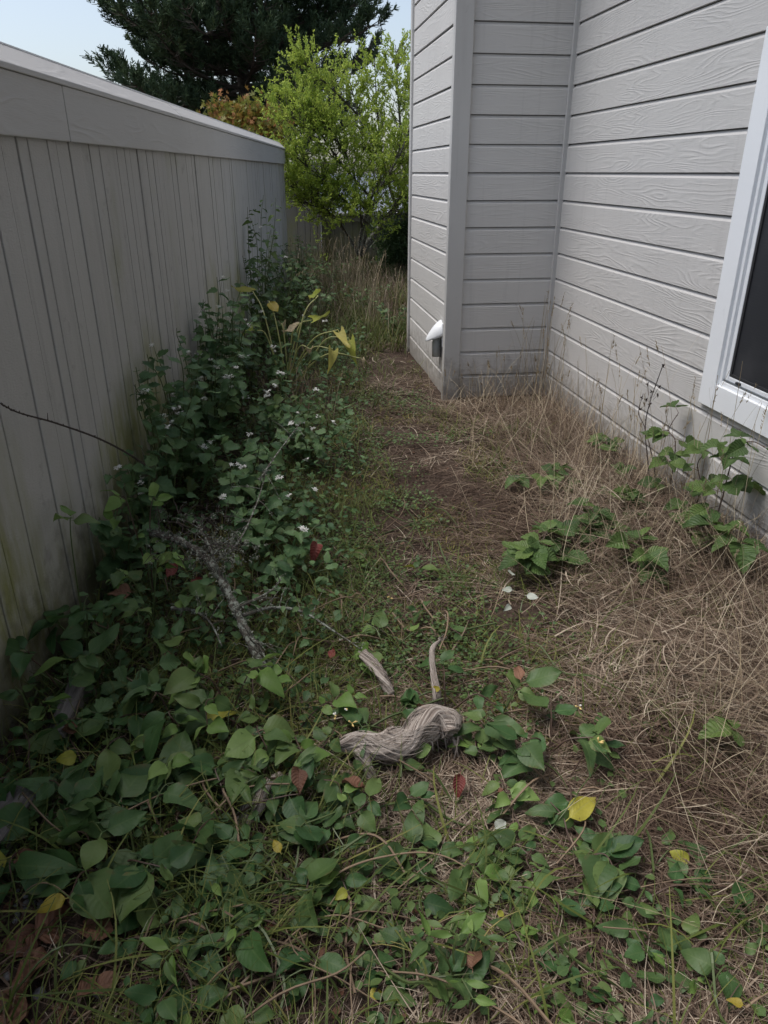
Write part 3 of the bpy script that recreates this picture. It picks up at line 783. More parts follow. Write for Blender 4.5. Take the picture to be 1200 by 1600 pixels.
def palm_T():                              # five-lobed leaf
    V = [(0, 0, 0)]; UV = [(0, 0)]; Q = []
    for i, a in enumerate((-75, -38, 0, 38, 75)):
        a = R(a); L = (.6, .9, 1., .9, .6)[i]; b = len(V)
        d = np.array([math.sin(a), math.cos(a)]); n = np.array([d[1], -d[0]])
        V += [(*(d * L * .45 - n * .12), .03), (*(d * L), -.06), (*(d * L * .45 + n * .12), .03)]; UV += [(-.5, .5), (0, 1), (.5, .5)]
        Q.append((0, b + 2, b + 1, b))
    return np.array(V), np.array(Q), np.array(UV)
leafy_mass('maple_tree', 'orange and green leaved maple peeking over the fence', 'tree', (-.6, 14.5, 0),
    [(PY(365, 190, 14.5), 26, .30), (PY(395, 185, 14.6), 30, .34), (PY(420, 205, 14.5), 26, .28), (PY(345, 180, 14.7), 16, .2), (PY(405, 215, 14.3), 24, .3), (PY(370, 205, 14.4), 20, .25), (PY(430, 190, 14.6), 12, .16)],
    .10, palm_T(), .085, M['maple'], 15, M['bark'], .3)
leafy_mass('evergreen_shrub', 'dark feathery evergreen shrub tucked behind the house corner', 'shrub', (2.15, 12.9, 0),
    [(PY(625, 375, 12.9), 40, .30), (PY(645, 350, 12.9), 40, .35), (PY(610, 395, 12.8), 30, .25), (PY(640, 395, 12.7), 40, .3), (PY(600, 360, 13.1), 18, .22)],
    .07, leaf_templ(rows=2, cols=2, W=.10, shape='lance', pet=.05), .10, M['hedge'], 26, M['bark'], .6)

# ------------------------------------------------------------------ grass, straw and litter (masses nobody could count)
def blades(name, pos, az, L, W, a0, a1, mat, r, seg=4, bend=.5, taper=.7, parent=None, end=.25):
    n = len(pos); p = np.array(pos, float); az = np.array(az, float); step = np.asarray(L, float) / seg
    rows = []
    curv = rng.normal(size=n) * bend / seg
    for k in range(seg + 1):
        lat = np.stack([-np.sin(az), np.cos(az), np.zeros(n)], 1)
        w = (np.asarray(W) * (1 - (1 - end) * (k / seg) ** (1 / taper)))[:, None] * .5 * np.ones((n, 1))
        rows.append(np.stack([p - lat * w, p + lat * w], 1))
        if k < seg:
            a = a0 + (a1 - a0) * (k + .5) / seg
            p = p + np.stack([np.cos(az) * np.sin(a), np.sin(az) * np.sin(a), np.cos(a)], 1) * step[:, None]
            az = az + curv
    V = np.stack(rows, 1)                   # n, seg+1, 2, 3
    b = (np.arange(n) * (seg + 1) * 2)[:, None, None]; k = (np.arange(seg) * 2)[None, :, None]
    Q = b + k + np.array([0, 1, 3, 2])[None, None, :]
    me = quads(name, V.reshape(-1, 3), Q.reshape(-1, 4), mat, r=np.repeat(r, (seg + 1) * 2))
    return link(name, me, parent)
def floor_pts(n, x0, x1, y0, y1, dens, near=1.3):
    out = []
    tot = 0
    while tot < n:
        m = n * 2
        # more per square metre close by, where single blades can be told apart
        u = rng.random(m); y = (y0 ** (1 - near) + u * (y1 ** (1 - near) - y0 ** (1 - near))) ** (1 / (1 - near))
        x = rng.uniform(x0, x1, m)
        ok = (x > FX0 + FS * y + .03) & (rng.random(m) < dens(x, y))
        ok &= ~((x > BX - .03) & (y > BY - .04)) & (x < WX - .02)
        q = np.stack([x[ok], y[ok]], 1); out.append(q); tot += len(q)
        if len(out) > 60: break
    q = np.concatenate(out)[:n]
    return np.column_stack([q, zg(q[:, 0], q[:, 1])])
EDGE = [(P(330, 1600), 0), (P(470, 1400), 0), (P(560, 1200), 0), (P(540, 1000), 0), (P(560, 850), 0), (P(575, 700), 0), (P(565, 600), 0), (P(560, 520), 0), (P(560, 450), 0)]
_ey = np.array([e[0].y for e in EDGE]); _ex = np.array([e[0].x for e in EDGE]); _o = np.argsort(_ey); _ey = _ey[_o]; _ex = _ex[_o]
def side(x, y): return x - np.interp(y, _ey, _ex)       # > 0: the dry right side
BARE = [(P(770, 960), .30, .24), (P(900, 985), .22, .16), (P(640, 690), .22, .35), (P(690, 870), .22, .2), (P(540, 1440), .16, .10), (P(520, 1560), .20, .10), (P(760, 800), .2, .2), (P(600, 1220), .10, .06), (P(660, 620), .2, .4), (P(620, 800), .12, .25), (P(470, 1590), .25, .08), (P(640, 1560), .2, .08), (P(800, 1480), .14, .06), (P(980, 1500), .10, .07), (P(560, 1540), .3, .10), (P(880, 1590), .25, .06), (P(860, 1300), .12, .08), (P(650, 1440), .14, .07)]
def bare(x, y):
    m = np.zeros_like(x)
    for c, a, b in BARE:
        d = np.sqrt(((x - c.x) / a) ** 2 + ((y - c.y) / b) ** 2) + (vnoise(x, y, 7, 31) - .5) * .9
        m = np.maximum(m, sstep(1.15, .45, d))
    return m
def pile(x, y):                           # the heap of dead leaves at the fence foot
    c = P(60, 1500); return sstep(1.2, .8, np.sqrt(((x - c.x) / .30) ** 2 + ((y - c.y) / .20) ** 2))
def path(x, y):                           # the trodden strip down the middle
    c = np.interp(y, [1.5, 2.6, 3.6, 4.6, 5.6, 7.5, 10], [.45, .55, .50, .45, .42, .55, .8]); return sstep(.42, .12, np.abs(x - c)) * sstep(1.6, 2.4, y)
def dry_d(x, y):
    d = (1 - .55 * path(x, y)) * sstep(-.25, .12, side(x, y)) * (.14 + .86 * sstep(.28, .62, .6 * vnoise(x, y, 3.2, 5) + .4 * vnoise(x, y, 9, 6))) + .06
    return np.clip(d * (1 - .86 * bare(x, y)) * (1 - .5 * sstep(1.75, 1.2, y) * sstep(1.0, .5, x)), 0, 1)

# flattened straw
p = floor_pts(70000, -1.2, 2.07, .72, 9.5, dry_d, 1.7)
n = len(p)
mound = sstep(.75, 1.6, p[:, 0]) * sstep(4.6, 3.0, p[:, 1]) * sstep(.5, 1.6, p[:, 1]) * .13
p[:, 2] += rng.random(n) ** 1.6 * (.018 + mound) + .002
flow = vnoise(p[:, 0], p[:, 1], 2.2, 9) * 9
az = np.where(rng.random(n) < .35, flow + rng.normal(size=n) * .7, rng.uniform(0, 6.28, n))
L = rng.uniform(.06, .26, n) * np.where(rng.random(n) < .1, 1.6, 1) * (.75 + .35 * sstep(.8, 1.5, p[:, 0]))
rv = np.clip(.02 + .62 * vnoise(p[:, 0], p[:, 1], 2.6, 12) + .28 * vnoise(p[:, 0], p[:, 1], 11, 13) + rng.normal(size=n) * .24 + (rng.random(n) < .07) * .4, 0, 1)
tag(blades('dry_grass', p, az, L, np.where(rng.random(n) < .12, rng.uniform(.003, .0055, n), rng.uniform(.0010, .0026, n)) * (1 + .14 * p[:, 1]), rng.normal(1.45, .14, n), rng.normal(1.62, .14, n), M['dry'], rv, 4, .45),
    'matted dry brown straw lying over the right side of the yard', 'dry grass', kind='stuff')
# fine thatch underneath
p = floor_pts(50000, -1.2, 2.07, .72, 12, lambda x, y: np.clip(.45 + .55 * dry_d(x, y), 0, 1) * (1 - .7 * bare(x, y)), 1.6)
n = len(p); p[:, 2] += rng.random(n) * .006 + .001
tag(blades('thatch', p, rng.uniform(0, 6.28, n), rng.uniform(.015, .07, n), rng.uniform(.0008, .0022, n) * (1 + .2 * p[:, 1]), rng.normal(1.5, .12, n), rng.normal(1.58, .12, n), M['dry'],
    np.clip(.02 + .45 * vnoise(p[:, 0], p[:, 1], 3, 14) + rng.normal(size=n) * .16, 0, 1), 2, .4), 'fine brown thatch of broken straw on the soil', 'thatch', kind='stuff')
# leaning straw heap near the house wall
def heap_d(x, y):
    w = WX - x
    return np.clip(sstep(1.0, .15, w) * sstep(.9, 1.6, y) * (.3 + .7 * sstep(.3, .6, vnoise(x, y, 4, 21))) * sstep(5.5, 4.8, y) + .25 * sstep(.5, .1, BY - y) * sstep(1.2, 1.5, x), 0, 1)
p = floor_pts(11000, .8, 2.05, .9, 5.45, heap_d, 1.5); n = len(p)
rv = np.clip(rng.normal(.55, .22, n), 0, 1)
tag(blades('straw_heap', p, np.where(rng.random(n) < .3, vnoise(p[:, 0], p[:, 1], 2, 23) * 9, rng.uniform(0, 6.28, n)), rng.uniform(.12, .42, n), rng.uniform(.0012, .0024, n) * (1 + .1 * p[:, 1]), rng.uniform(.4, 1.4, n), rng.uniform(1.1, 1.8, n), M['dry'], rv, 5, .3),
    'loose leaning tan straw heaped along the house wall', 'dry grass', kind='stuff')
# long thin pale stems standing and leaning out of the straw
p = floor_pts(1700, .75, 2.04, 1.0, 5.4, lambda x, y: sstep(1.25, .2, WX - x) * (.25 + .75 * sstep(.4, .6, vnoise(x, y, 3, 25))), 1.3); n = len(p)
tag(blades('wispy_stems', p, rng.uniform(0, 6.28, n), rng.uniform(.22, .60, n), rng.uniform(.0013, .0021, n) * (1 + .14 * p[:, 1]), rng.uniform(.1, 1.0, n), rng.uniform(.5, 1.7, n), M['tall'], np.clip(rng.normal(.6, .3, n), 0, 1), 6, .35, .9, end=.5),
    'thin pale wispy grass stems leaning out of the straw by the wall', 'dry grass', kind='stuff')
# green grass: left side, patches and the far end
def green_d(x, y):
    return np.clip(sstep(.30, -.05, side(x, y)) * (.4 + .6 * vnoise(x, y, 5, 41)) + .5 * sstep(.60, .72, vnoise(x, y, 2.6, 43)) + .8 * sstep(7.5, 9, y) * vnoise(x, y, 2, 44) + .10 * sstep(1.6, 1.0, y), 0, 1) * (1 - .9 * bare(x, y)) * (1 - .8 * pile(x, y)) * (1 - .6 * sstep(2.3, 1.7, y))
p = floor_pts(17000, -1.2, 2.0, .72, 13.2, green_d, 1.45); n = len(p)
far = 1 + .9 * sstep(6.5, 9, p[:, 1])
tag(blades('green_grass', p, rng.uniform(0, 6.28, n), rng.uniform(.05, .20, n) * far, rng.uniform(.0018, .0048, n) * (1 + .06 * p[:, 1]), rng.uniform(.1, .9, n), rng.uniform(.8, 2.1, n), M['green'],
    np.clip(.45 * vnoise(p[:, 0], p[:, 1], 3, 45) + rng.random(n) * .6, 0, 1), 4, .7), 'thin green and yellowing grass blades among the weeds', 'grass', kind='stuff')
# low yellow-green weeds and moss on the path
T0 = leaf_templ(rows=2, cols=2, W=.34, shape='ovate', pet=.2)
def weed_d(x, y):
    s_ = side(x, y)
    return np.clip((sstep(.55, .72, vnoise(x, y, 3.1, 51)) + .8 * path(x, y) * sstep(.45, .6, vnoise(x, y, 4.3, 52))) * (.25 + .75 * sstep(.75, .1, s_)) * sstep(1.6, 2.2, y), 0, 1)
p = floor_pts(14000, -1., 2., 1.3, 11, weed_d, 1.3); n = len(p); p[:, 2] += rng.random(n) * .05 + .006
d = rng.normal(size=(n, 3)); d[:, 2] = np.abs(d[:, 2]) * .35
tag(scatter('low_weeds', T0, p, frames_up(d, np.tile([0., 0, 1], (n, 1)) + rng.normal(size=(n, 3)) * .35), rng.uniform(.008, .022, n) * (1 + .08 * p[:, 1]), M['vein_g'], np.clip(rng.random(n) * .98, 0, 1)),
    'low small-leaved green weeds scattered over the path', 'weeds', kind='stuff')
p = floor_pts(15000, -1., 1.9, 1.5, 11, lambda x, y: np.clip(sstep(.52, .66, vnoise(x, y, 2.4, 55)) * sstep(-.5, .0, side(x, y)) * sstep(1.2, .5, side(x, y)), 0, 1) * (1 - .8 * bare(x, y)), 1.3); n = len(p)
tag(blades('moss', p, rng.uniform(0, 6.28, n), rng.uniform(.012, .05, n), rng.uniform(.002, .005, n) * (1 + .08 * p[:, 1]), rng.uniform(.2, 1.2, n), rng.uniform(1, 2, n), M['moss'], rng.random(n), 2, .4),
    'short yellow-green moss and sprouts patching the path', 'moss', kind='stuff')
# small creeping leaves over the near ground
p = floor_pts(550, -.5, 1.5, .78, 2.3, lambda x, y: sstep(.35, .62, vnoise(x, y, 5, 81)) * sstep(2.3, 1.5, y) * sstep(1.25, .7, x) * sstep(-.25, .05, side(x, y)), 1.5); n = len(p); p[:, 2] += rng.random(n) * .045 + .008
d = rng.normal(size=(n, 3)); d[:, 2] = rng.normal(.05, .25, n)
tag(scatter('creeping_weeds', leaf_templ(rows=4, cols=2, W=.33, seed=5), p, frames_up(d, np.tile([0., -.15, 1], (n, 1)) + rng.normal(size=(n, 3)) * .4), rng.uniform(.014, .042, n), M['vein_g'], rng.random(n) * .98),
    'small creeping green leaves through the near straw', 'weeds', kind='stuff')
p = floor_pts(900, -.5, 1.6, .75, 2.2, lambda x, y: (.25 + .75 * sstep(.4, .65, vnoise(x, y, 4, 83))) * sstep(2.2, 1.3, y), 1.6); n = len(p)
tag(blades('near_grass', p, rng.uniform(0, 6.28, n), rng.uniform(.05, .17, n), rng.uniform(.0018, .005, n), rng.uniform(.5, 1.3, n), rng.uniform(1.2, 2.0, n), M['green'], np.clip(rng.random(n) * .8, 0, 1), 4, .5), 'flattened green grass blades over the near ground', 'grass', kind='stuff')
# understorey of small dark leaves on the left side
TU = [leaf_templ(rows=4, cols=2, W=.33, seed=s_) for s_ in (1, 2)]
def under_d(x, y): return np.clip(sstep(.05, -.15, side(x, y)) * (.45 + .55 * vnoise(x, y, 4, 61)), 0, 1) * (1 - .9 * bare(x, y)) * sstep(.86, 1.1, y) * (1 - pile(x, y))
p = floor_pts(2100, -1.1, .8, .85, 6.2, under_d, 1.6); n = len(p); p[:, 2] += rng.random(n) ** 1.5 * .07 + .008
d = rng.normal(size=(n, 3)); d[:, 2] = rng.normal(.05, .3, n)
tag(scatter('ground_cover', TU[0], p, frames_up(d, np.tile([0., -.15, 1], (n, 1)) + rng.normal(size=(n, 3)) * .4), rng.uniform(.022, .052, n), M['dark_g'], rng.random(n) * .98),
    'low dark green leafy ground cover under the creepers', 'ground cover', kind='stuff')
p = floor_pts(1700, -1.1, .9, 2.2, 7.5, under_d, 1.3); n = len(p); p[:, 2] += rng.random(n) ** 1.3 * .22 + .02
d = rng.normal(size=(n, 3)); d[:, 2] = rng.normal(.0, .4, n)
tag(scatter('undergrowth', leaf_templ(rows=6, cols=2, W=.30, shape='heart', teeth=.12), p, frames_up(d, np.tile([0., -.2, 1], (n, 1)) + rng.normal(size=(n, 3)) * .5), rng.uniform(.025, .055, n), M['blue_g'], rng.random(n) * .98),
    'blue-green leafy undergrowth between the fence and the path', 'undergrowth', kind='stuff')
# brown leaf litter flakes and twigs
p = floor_pts(2600, -1.1, 1.6, .75, 5, lambda x, y: .35 + .65 * sstep(.1, -.4, side(x, y)), 1.8); n = len(p); p[:, 2] += rng.random(n) * .01 + .004
d = rng.normal(size=(n, 3)); d[:, 2] *= .15
tag(scatter('leaf_litter', leaf_templ(rows=3, cols=2, W=.3, curl=.4, wave=.1), p, frames_up(d, np.tile([0., 0, 1], (n, 1)) + rng.normal(size=(n, 3)) * .35), rng.uniform(.012, .035, n), M['brown'], rng.random(n) * .98),
    'small dead brown leaf litter on the soil', 'leaf litter', kind='stuff')
tw = MB()
for _ in range(420):
    y = .8 + rnd.random() ** 1.6 * 4.2; x = rnd.uniform(FX0 + FS * y + .08, 1.9)
    a = rnd.uniform(0, 6.28); Lt = rnd.uniform(.04, .22); z = zgf(x, y) + rnd.uniform(.006, .03)
    pts = [Vector((x, y, z)), Vector((x, y, z)) + uvec(a) * Lt * .5 + Vector((0, 0, rnd.uniform(0, .012))), Vector((x, y, z)) + uvec(a + rnd.uniform(-.4, .4)) * Lt]
    tw.tube(pts, [.0016, .0014, .0008], 3, False)
tag(link('twigs', tw.mesh('twigs', M['stem_p'])), 'thin dark twigs strewn over the yard floor', 'twigs', kind='stuff')

# rough grass over the far half of the yard
q = rng.uniform((-.4, 7.0), (2.2, 13.2), (30000, 2)); ok = (q[:, 0] > FX0 + FS * q[:, 1] + .05) & ~((q[:, 0] > BX - .05) & (q[:, 1] < BY2 + .05)) & (rng.random(30000) < .35 + .5 * sstep(7, 10, q[:, 1]))
q = q[ok][:6000]; n = len(q); p = np.column_stack([q, zg(q[:, 0], q[:, 1])])
tag(blades('far_grass', p, rng.uniform(0, 6.28, n), rng.uniform(.08, .34, n) * (.6 + .5 * sstep(7, 11, q[:, 1])), rng.uniform(.004, .009, n), rng.uniform(.0, .7, n), rng.uniform(.5, 1.9, n), M['dry'],
    np.clip(.25 + .5 * vnoise(q[:, 0], q[:, 1], 1.5, 71) + rng.normal(size=n) * .2, 0, 1), 4, .6), 'rough dry grass covering the far half of the yard', 'grass', kind='stuff')
q = rng.uniform((-.4, 7.0), (2.2, 13.2), (24000, 2)); ok = (q[:, 0] > FX0 + FS * q[:, 1] + .05) & ~((q[:, 0] > BX - .05) & (q[:, 1] < BY2 + .05)) & (rng.random(24000) < .3 + .7 * sstep(.35, .6, vnoise(q[:, 0], q[:, 1], 1.6, 73)))
q = q[ok][:6500]; n = len(q); p = np.column_stack([q, zg(q[:, 0], q[:, 1])])
tag(blades('far_green_grass', p, rng.uniform(0, 6.28, n), rng.uniform(.08, .32, n), rng.uniform(.004, .009, n), rng.uniform(.0, .5, n), rng.uniform(.4, 1.6, n), M['green'], rng.random(n) * .9, 4, .6), 'tufts of green grass at the far half of the yard', 'grass', kind='stuff')
p = floor_pts(260, -.8, 1.3, .8, 2.4, lambda x, y: .3 + .7 * sstep(.3, -.2, side(x, y)), 1.5); n = len(p)
tag(blades('long_grass', p, rng.uniform(0, 6.28, n), rng.uniform(.14, .34, n), rng.uniform(.004, .009, n), rng.uniform(.3, 1.0, n), rng.uniform(1.2, 2.1, n), M['green'], rng.random(n) * .85, 6, .5), 'long arching green grass blades among the near creepers', 'grass', kind='stuff')
# dead and green runners threading through the leaves
tw = MB(); tg = MB()
for k in range(300):
    y = .85 + rnd.random() ** 1.4 * 2.4; x = rnd.uniform(FX0 + FS * y + .12, 1.0)
    if float(side(np.array([x]), np.array([y]))[0]) > .45 and rnd.random() < .5: continue
    a = rnd.uniform(0, 6.28); z = zgf(x, y); pts = [Vector((x, y, z + .005))]
    for j in range(3):
        a += rnd.uniform(-.6, .6); st_ = rnd.uniform(.05, .15); q = pts[-1] + uvec(a) * st_
        q.x = max(q.x, FX0 + FS * q.y + .05); q.z = zgf(q.x, q.y) + rnd.uniform(.01, .10); pts.append(q)
    (tw if k % 2 else tg).tube(spline(pts, 4), [.0016 + .0009 * (k % 3)] * 13, 4, False)
tag(link('dead_runners', tw.mesh('dead_runners', plain('tan_runner', (.20, .14, .09), .8, .35, 30))), 'thin tan dead runners threading through the creeper leaves', 'runners', kind='stuff')
tag(link('green_runners', tg.mesh('green_runners', M['stem_g'])), 'thin green runners threading through the creeper leaves', 'runners', kind='stuff')
# tall grass with seed heads
def tall_grass(name, label, cat, spots, seedmat='tall', green=.2):
    pos = []; Ls = []; hd = []
    for (c, sx_, sy_, n, h0, h1) in spots:
        for _ in range(n):
            x = c.x + rnd.gauss(0, sx_); y = c.y + rnd.gauss(0, sy_)
            if x > WX - .03 or (x > BX - .04 and y > BY - .05) or x < FX0 + FS * y + .04: continue
            pos.append((x, y, zgf(x, y))); Ls.append(rnd.uniform(h0, h1))
    pos = np.array(pos); Ls = np.array(Ls); n = len(pos)
    az = rng.uniform(0, 6.28, n); a0 = np.abs(rng.normal(.06, .10, n)); a1 = a0 + rng.uniform(.02, .55, n)
    o = blades(name, pos, az, Ls, rng.uniform(.0020, .0030, n) * (1 + .09 * pos[:, 1]), a0, a1, M['tall'], rng.random(n), 6, .25, .9, end=.6)
    # seed heads: little husks round the upper end of each stem
    seg = 6; p_ = pos.copy(); azz = az
    for k in range(seg):
        a = a0 + (a1 - a0) * (k + .5) / seg
        tip0 = p_.copy()
        p_ = p_ + np.stack([np.cos(az) * np.sin(a), np.sin(az) * np.sin(a), np.cos(a)], 1) * (Ls / seg)[:, None]
    K = 22; has = rng.random(n) < .55
    tp = p_[has]; td = (p_ - tip0)[has]; td /= np.linalg.norm(td, axis=1, keepdims=True); hl = (Ls[has] * rng.uniform(.12, .2, has.sum()))
    u = rng.random((len(tp) * K, 1)); ax = np.repeat(td, K, 0)
    q = np.repeat(tp, K, 0) - ax * (u * .8 - .2) * np.repeat(hl, K)[:, None]
    dd = ax + rng.normal(size=ax.shape) * .35
    T = np.array([(-.14, 0, 0), (.14, 0, 0), (.05, 1, .05), (-.05, 1, .05)], float), np.array([(0, 1, 2, 3)]), np.array([(0, 0)] * 4, float)
    q2 = np.clip(rng.normal(.5, .25, len(q)), 0, 1)
    h = scatter('seed_heads', T, q, frames(dd), rng.uniform(.008, .015, len(q)) * (1 + .05 * q[:, 1]), M['tall'], q2, None, False)
    h.parent = o; tag(h, kind='stuff')
    tag(o, label, cat, kind='stuff'); return o
tall_grass('tall_grass', 'tall pale seed-headed grass standing in the inner house corner', 'tall grass',
    [(Vector((1.93, 5.25, 0)), .09, .12, 42, .35, .85), (Vector((1.98, 4.7, 0)), .05, .25, 26, .3, .75), (Vector((1.55, 5.3, 0)), .25, .09, 36, .15, .42)])
tall_grass('tall_grass', 'wispy tall dry grass along the wall below the window', 'tall grass',
    [(Vector((1.97, 3.9, 0)), .06, .35, 30, .3, .75), (Vector((1.93, 3.1, 0)), .08, .35, 44, .35, .95), (Vector((1.75, 2.5, 0)), .16, .3, 40, .2, .55)])
tall_grass('tall_grass', 'tall dry seed-headed grass filling the yard end below the shrub', 'tall grass',
    [(Vector((1.0, 11.3, 0)), .30, .5, 170, .4, .85), (Vector((.75, 9.6, 0)), .3, .6, 90, .25, .6), (Vector((1.15, 8.6, 0)), .12, .7, 120, .35, .85), (Vector((1.45, 10.4, 0)), .12, .6, 110, .45, .95), (Vector((.5, 10.9, 0)), .2, .4, 60, .4, .8)])
tall_grass('tall_grass', 'dry grass clump leaning on the fence between the weeds', 'tall grass',
    [(P(260, 700, .1), .10, .14, 110, .15, .45), (P(140, 760, .1), .06, .12, 70, .12, .4), (P(470, 640, .1), .12, .3, 60, .15, .4)])

# ------------------------------------------------------------------ plants
def world_to(root, v): return Vector(v) - Vector(root.location)
def creeper(label, c, n=10, size=.075, spread=.16, h=.14, kinds=('vein_g', 'dark_g'), young=.15, stems=3, cat='creeper', name='creeper', group='ovate-leaved creepers'):
    c = Vector(c); g = zgf(c.x, c.y)
    root = empty(name, (c.x, c.y, g), label, cat, group)
    sm = MB(); per = max(1, int(math.ceil(n / (2 * stems)))); left = n
    a0 = rnd.uniform(0, 6.28)
    for s in range(stems):
        if left <= 0: break
        az = a0 + s * 6.283 / stems + rnd.uniform(-.5, .5)
        d = uvec(az); L = spread * rnd.uniform(.7, 1.25); hh = h * rnd.uniform(.7, 1.2)
        pts = spline([Vector((0, 0, -.01)) - d * .01, d * L * .35 + Vector((0, 0, hh * .75)), d * L * .7 + Vector((rnd.uniform(-.02, .02), rnd.uniform(-.02, .02), hh)), d * L + Vector((0, 0, hh * rnd.uniform(.75, 1.15)))], 5)
        for q in pts:                        # keep off the fence and the house
            lim = FX0 + FS * (q.y + root.location.y) + .06 - root.location.x
            if q.x < lim: q.x = lim
            if q.x + root.location.x > WX - .06: q.x = WX - .06 - root.location.x
        sm.tube(pts, list(np.linspace(.0032, .0016, len(pts))), 4)
        tw_ = rnd.uniform(0, 3.14)
        for k in range(per):
            if left <= 0: break
            u = .35 + .65 * (k + 1) / per
            i = min(len(pts) - 1, int(u * (len(pts) - 1))); q = pts[i]
            lat = Vector((0, 0, 1)).cross(d).normalized(); rot = tw_ + k * 1.45
            tip = (k == per - 1)
            for sg in (1, -1):
                if left <= 0: break
                ld = (lat * sg * (.75 + .25 * math.cos(rot)) + d * (.35 + .5 * math.sin(rot) * sg * .5) + Vector((0, 0, rnd.uniform(-.12, .38)))).normalized()
                up = Vector((rnd.gauss(0, .55), rnd.gauss(-.15, .5), 1))
                kd = 'yellow' if rnd.random() < .006 else 'brown' if rnd.random() < .012 else 'young' if (tip and rnd.random() < young * 3) or rnd.random() < young * .3 else kinds[rnd.randrange(len(kinds))]
                s_ = size * 1.16 * rnd.uniform(.55, 1.32) * (.75 if tip else 1)
                o_ = put_leaf(root, kd, q, ld, up, s_); left -= 1; o_.scale.x *= rnd.uniform(.78, 1.15)
    link('stem', sm.mesh('stem', M['stem_p'] if rnd.random() < .5 else M['stem_g']), root)
    return root
G, D, Y_ = 'vein_g', 'dark_g', 'young'
